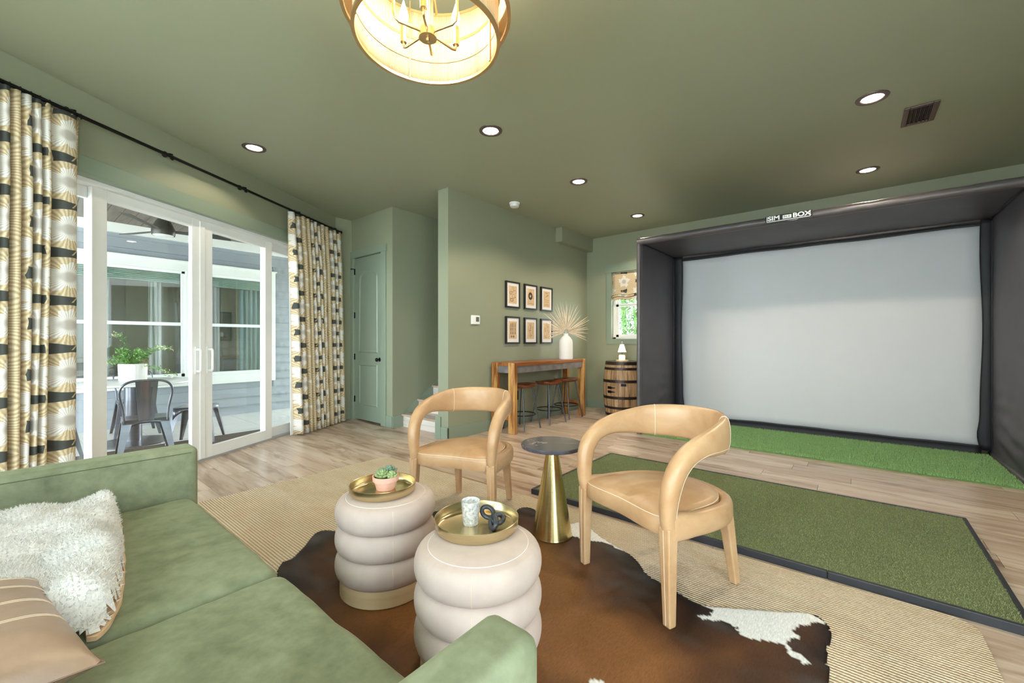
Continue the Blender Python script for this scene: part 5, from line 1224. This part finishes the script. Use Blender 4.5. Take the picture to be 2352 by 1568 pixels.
# ------------------------------------------------------------------ vase and palm
VX, VY = 5.53, 3.46
va = thing('ceramic_vase', 'tall white ceramic bottle vase on the bar table', 'vase', (VX, VY, BT))
MB().lathe([(0.09,0),(0.104,0.004),(0.107,0.02),(0.105,0.26),(0.098,0.30),(0.07,0.34),(0.04,0.365),(0.034,0.38),(0.036,0.395),(0.038,0.40),(0.03,0.40),(0.026,0.37),(0,0.36)], 40).build('vase_body', M_plaster, va, smooth=50)
pm = thing('dried_palm_fan', 'dried tan palm fan standing in the white vase', 'dried palm', (VX, VY, BT+0.37))
MB().tube([(0,0,-0.0),(0,0,0.06)], 0.007, 8).build('stem', M_palm, pm)
rx, ry = 0.89, -0.456; dx, dy = -0.456, -0.89
for k in range(52):
    f = k/51; a = math.radians(-104+208*f)+random.uniform(-0.03,0.03); L = (0.50-0.07*abs(f-0.5)*2)*random.uniform(0.72,1.08)
    droop = 0.10*max(0, abs(a)-1.25); tw = random.uniform(-0.25,0.25)*0.5
    mb = MB(); n = 6; w0 = 0.0092
    rows = []
    for j in range(n+1):
        t = j/n; r = 0.05+(L-0.05)*t; X = math.sin(a)*r; Z = math.cos(a)*r-droop*t*t*0.9; Y = tw*t*t*0.35+0.02*math.sin(k*2.3)
        rows.append((Vector((rx*X+dx*Y, ry*X+dy*Y, 0.05+Z)), w0*(0.45+0.8*t if t < 0.45 else 0.81*(1-t)/0.55+0.06)))
    sdv = Vector((rx*math.cos(a), ry*math.cos(a), -math.sin(a)))
    for j, (p, w_) in enumerate(rows): mb.v += [p-sdv*w_, p+Vector((dx,dy,0))*0.003*(1-j/n), p+sdv*w_]
    mb.f = [f_ for j in range(n) for f_ in ((3*j,3*j+1,3*j+4,3*j+3),(3*j+1,3*j+2,3*j+5,3*j+4))]
    mb.build('leaflet', M_palm, pm, recalc=False)
# ------------------------------------------------------------------ barrel and lamp
RBX, RBY = 6.425, 2.935
ba = thing('whiskey_barrel', 'old oak barrel cabinet with iron hoops and hinges', 'barrel', (RBX, RBY, 0))
M_oak = wood('aged_barrel_oak', [(0.25, srgb(92,66,46)), (0.42, srgb(158,122,86)), (0.62, srgb(196,160,120)), (0.8, srgb(212,182,146))], (24, 24, 2.2), 0.5, rand=19.0)
M_iron = plain('rusted_hoop_iron', srgb(66, 56, 52), 0.4, 0.7, vary=0.3, scale=14)
BHT = 0.868
def br(z): return 0.268+0.042*math.sin(PI*z/BHT)
NS = 26
for k in range(NS):
    a0, a1 = 2*PI*(k+0.02)/NS, 2*PI*(k+0.98)/NS; mb = MB(); m = 9
    for j in range(m):
        z = BHT*j/(m-1); r = br(z)
        for a in (a0, (a0+a1)/2, a1): mb.v += [(r*math.cos(a), r*math.sin(a), z), ((r-0.02)*math.cos(a), (r-0.02)*math.sin(a), z)]
    for j in range(m-1):
        o_ = 6*j; mb.f += [(o_,o_+2,o_+8,o_+6),(o_+2,o_+4,o_+10,o_+8),(o_+1,o_+7,o_+9,o_+3),(o_+3,o_+9,o_+11,o_+5),(o_,o_+6,o_+7,o_+1),(o_+4,o_+5,o_+11,o_+10)]
    e = 6*(m-1); mb.f += [(0,1,3,2),(2,3,5,4),(e,e+2,e+3,e+1),(e+2,e+4,e+5,e+3)]
    mb.build('stave', M_oak, ba)
MB().lathe([(0,BHT-0.03),(0.25,BHT-0.03),(0.25,BHT-0.005),(0,BHT-0.005)], 32).build('head', M_oak, ba, smooth=40)
for z0, z1 in ((0.0,0.045),(0.115,0.155),(0.275,0.32),(0.535,0.58),(0.735,0.775),(0.815,0.868)):
    MB().lathe([(br(z0)-0.002,z0),(br(z0)+0.004,z0+0.001),(br(z1)+0.004,z1-0.001),(br(z1)-0.002,z1)], 52).build('hoop', M_iron, ba, smooth=40)
A0 = math.atan2(-RBY, -RBX)
def onb(a, z, d=0.007): return Vector(((br(z)+d)*math.cos(a), (br(z)+d)*math.sin(a), z))
def bplate(name, a, z, pts, m=M_black, th=0.006):
    out = [onb(a+u/0.31, z+v, 0.006) for u, v in pts]; inn = [onb(a+u/0.31, z+v, -0.002) for u, v in pts]
    MB().hexa(inn, out).build(name, m, ba)
for z in (0.39, 0.455): bplate('hinge', A0-0.72, z, [(-0.03,-0.02),(0.03,-0.02),(0.06,-0.008),(0.10,-0.006),(0.11,0),(0.10,0.006),(0.06,0.008),(0.03,0.02),(-0.03,0.02)])
bplate('latch', A0+0.02, 0.505, [(-0.03,-0.02),(0.05,-0.02),(0.05,0.02),(-0.03,0.02)]); 
for a in (A0-0.62, A0+0.0): MB().tube([onb(a, 0.05+0.72*j/12, 0.0008) for j in range(13)], 0.0022, 4).build('door_gap', M_black, ba)
wb = thing('wooden_coaster', 'thin wooden slab under the little lamp', 'wood slab', (RBX, RBY+0.0, BHT))
MB().lathe([(0,0),(0.105,0),(0.108,0.008),(0.105,0.018),(0,0.018)], 36).build('slab', M_maple, wb, smooth=40)
lp = thing('table_lamp', 'small lit lamp with white shade on the barrel', 'lamp', (RBX-0.02, RBY+0.0, BHT+0.018))
M_lampglow = emit('glowing_shade', (1.0, 0.86, 0.62, 1), 1.1); M_crystal = emit('glowing_glass_base', (1.0, 0.80, 0.5, 1), 0.6)
MB().lathe([(0.046,0),(0.05,0.006),(0.05,0.075),(0.044,0.085),(0.0,0.086)], 10).build('glass_base', M_crystal, lp, smooth=30)
MB().lathe([(0.006,0.085),(0.006,0.30),(0.012,0.305),(0.012,0.315),(0.004,0.325),(0,0.335)], 12).build('stem', M_steel, lp, smooth=50)
sh = MB(); n = 48
for r, z in ((0.066,0.135),(0.052,0.17),(0.042,0.21),(0.032,0.25),(0.03,0.258)):
    sh.v += [(r*(1+0.04*math.cos(12*2*PI*i/n)*(r > 0.04))*math.cos(2*PI*i/n), r*(1+0.04*math.cos(12*2*PI*i/n)*(r > 0.04))*math.sin(2*PI*i/n), z-(0.006*math.cos(12*2*PI*i/n) if r > 0.06 else 0)) for i in range(n)]
sh.f = [(k*n+i, k*n+(i+1)%n, (k+1)*n+(i+1)%n, (k+1)*n+i) for k in range(4) for i in range(n)]
sh.build('lamp_shade', M_lampglow, lp, smooth=60)
l = bpy.data.lights.new('lamp_glow', 'POINT'); l.energy = 3.0; l.color = (1.0, 0.78, 0.48); l.shadow_soft_size = 0.04
lo = bpy.data.objects.new('lamp_glow', l); C.objects.link(lo); lo.parent = lp; lo.location = (-0.09, 0.0, 0.2)
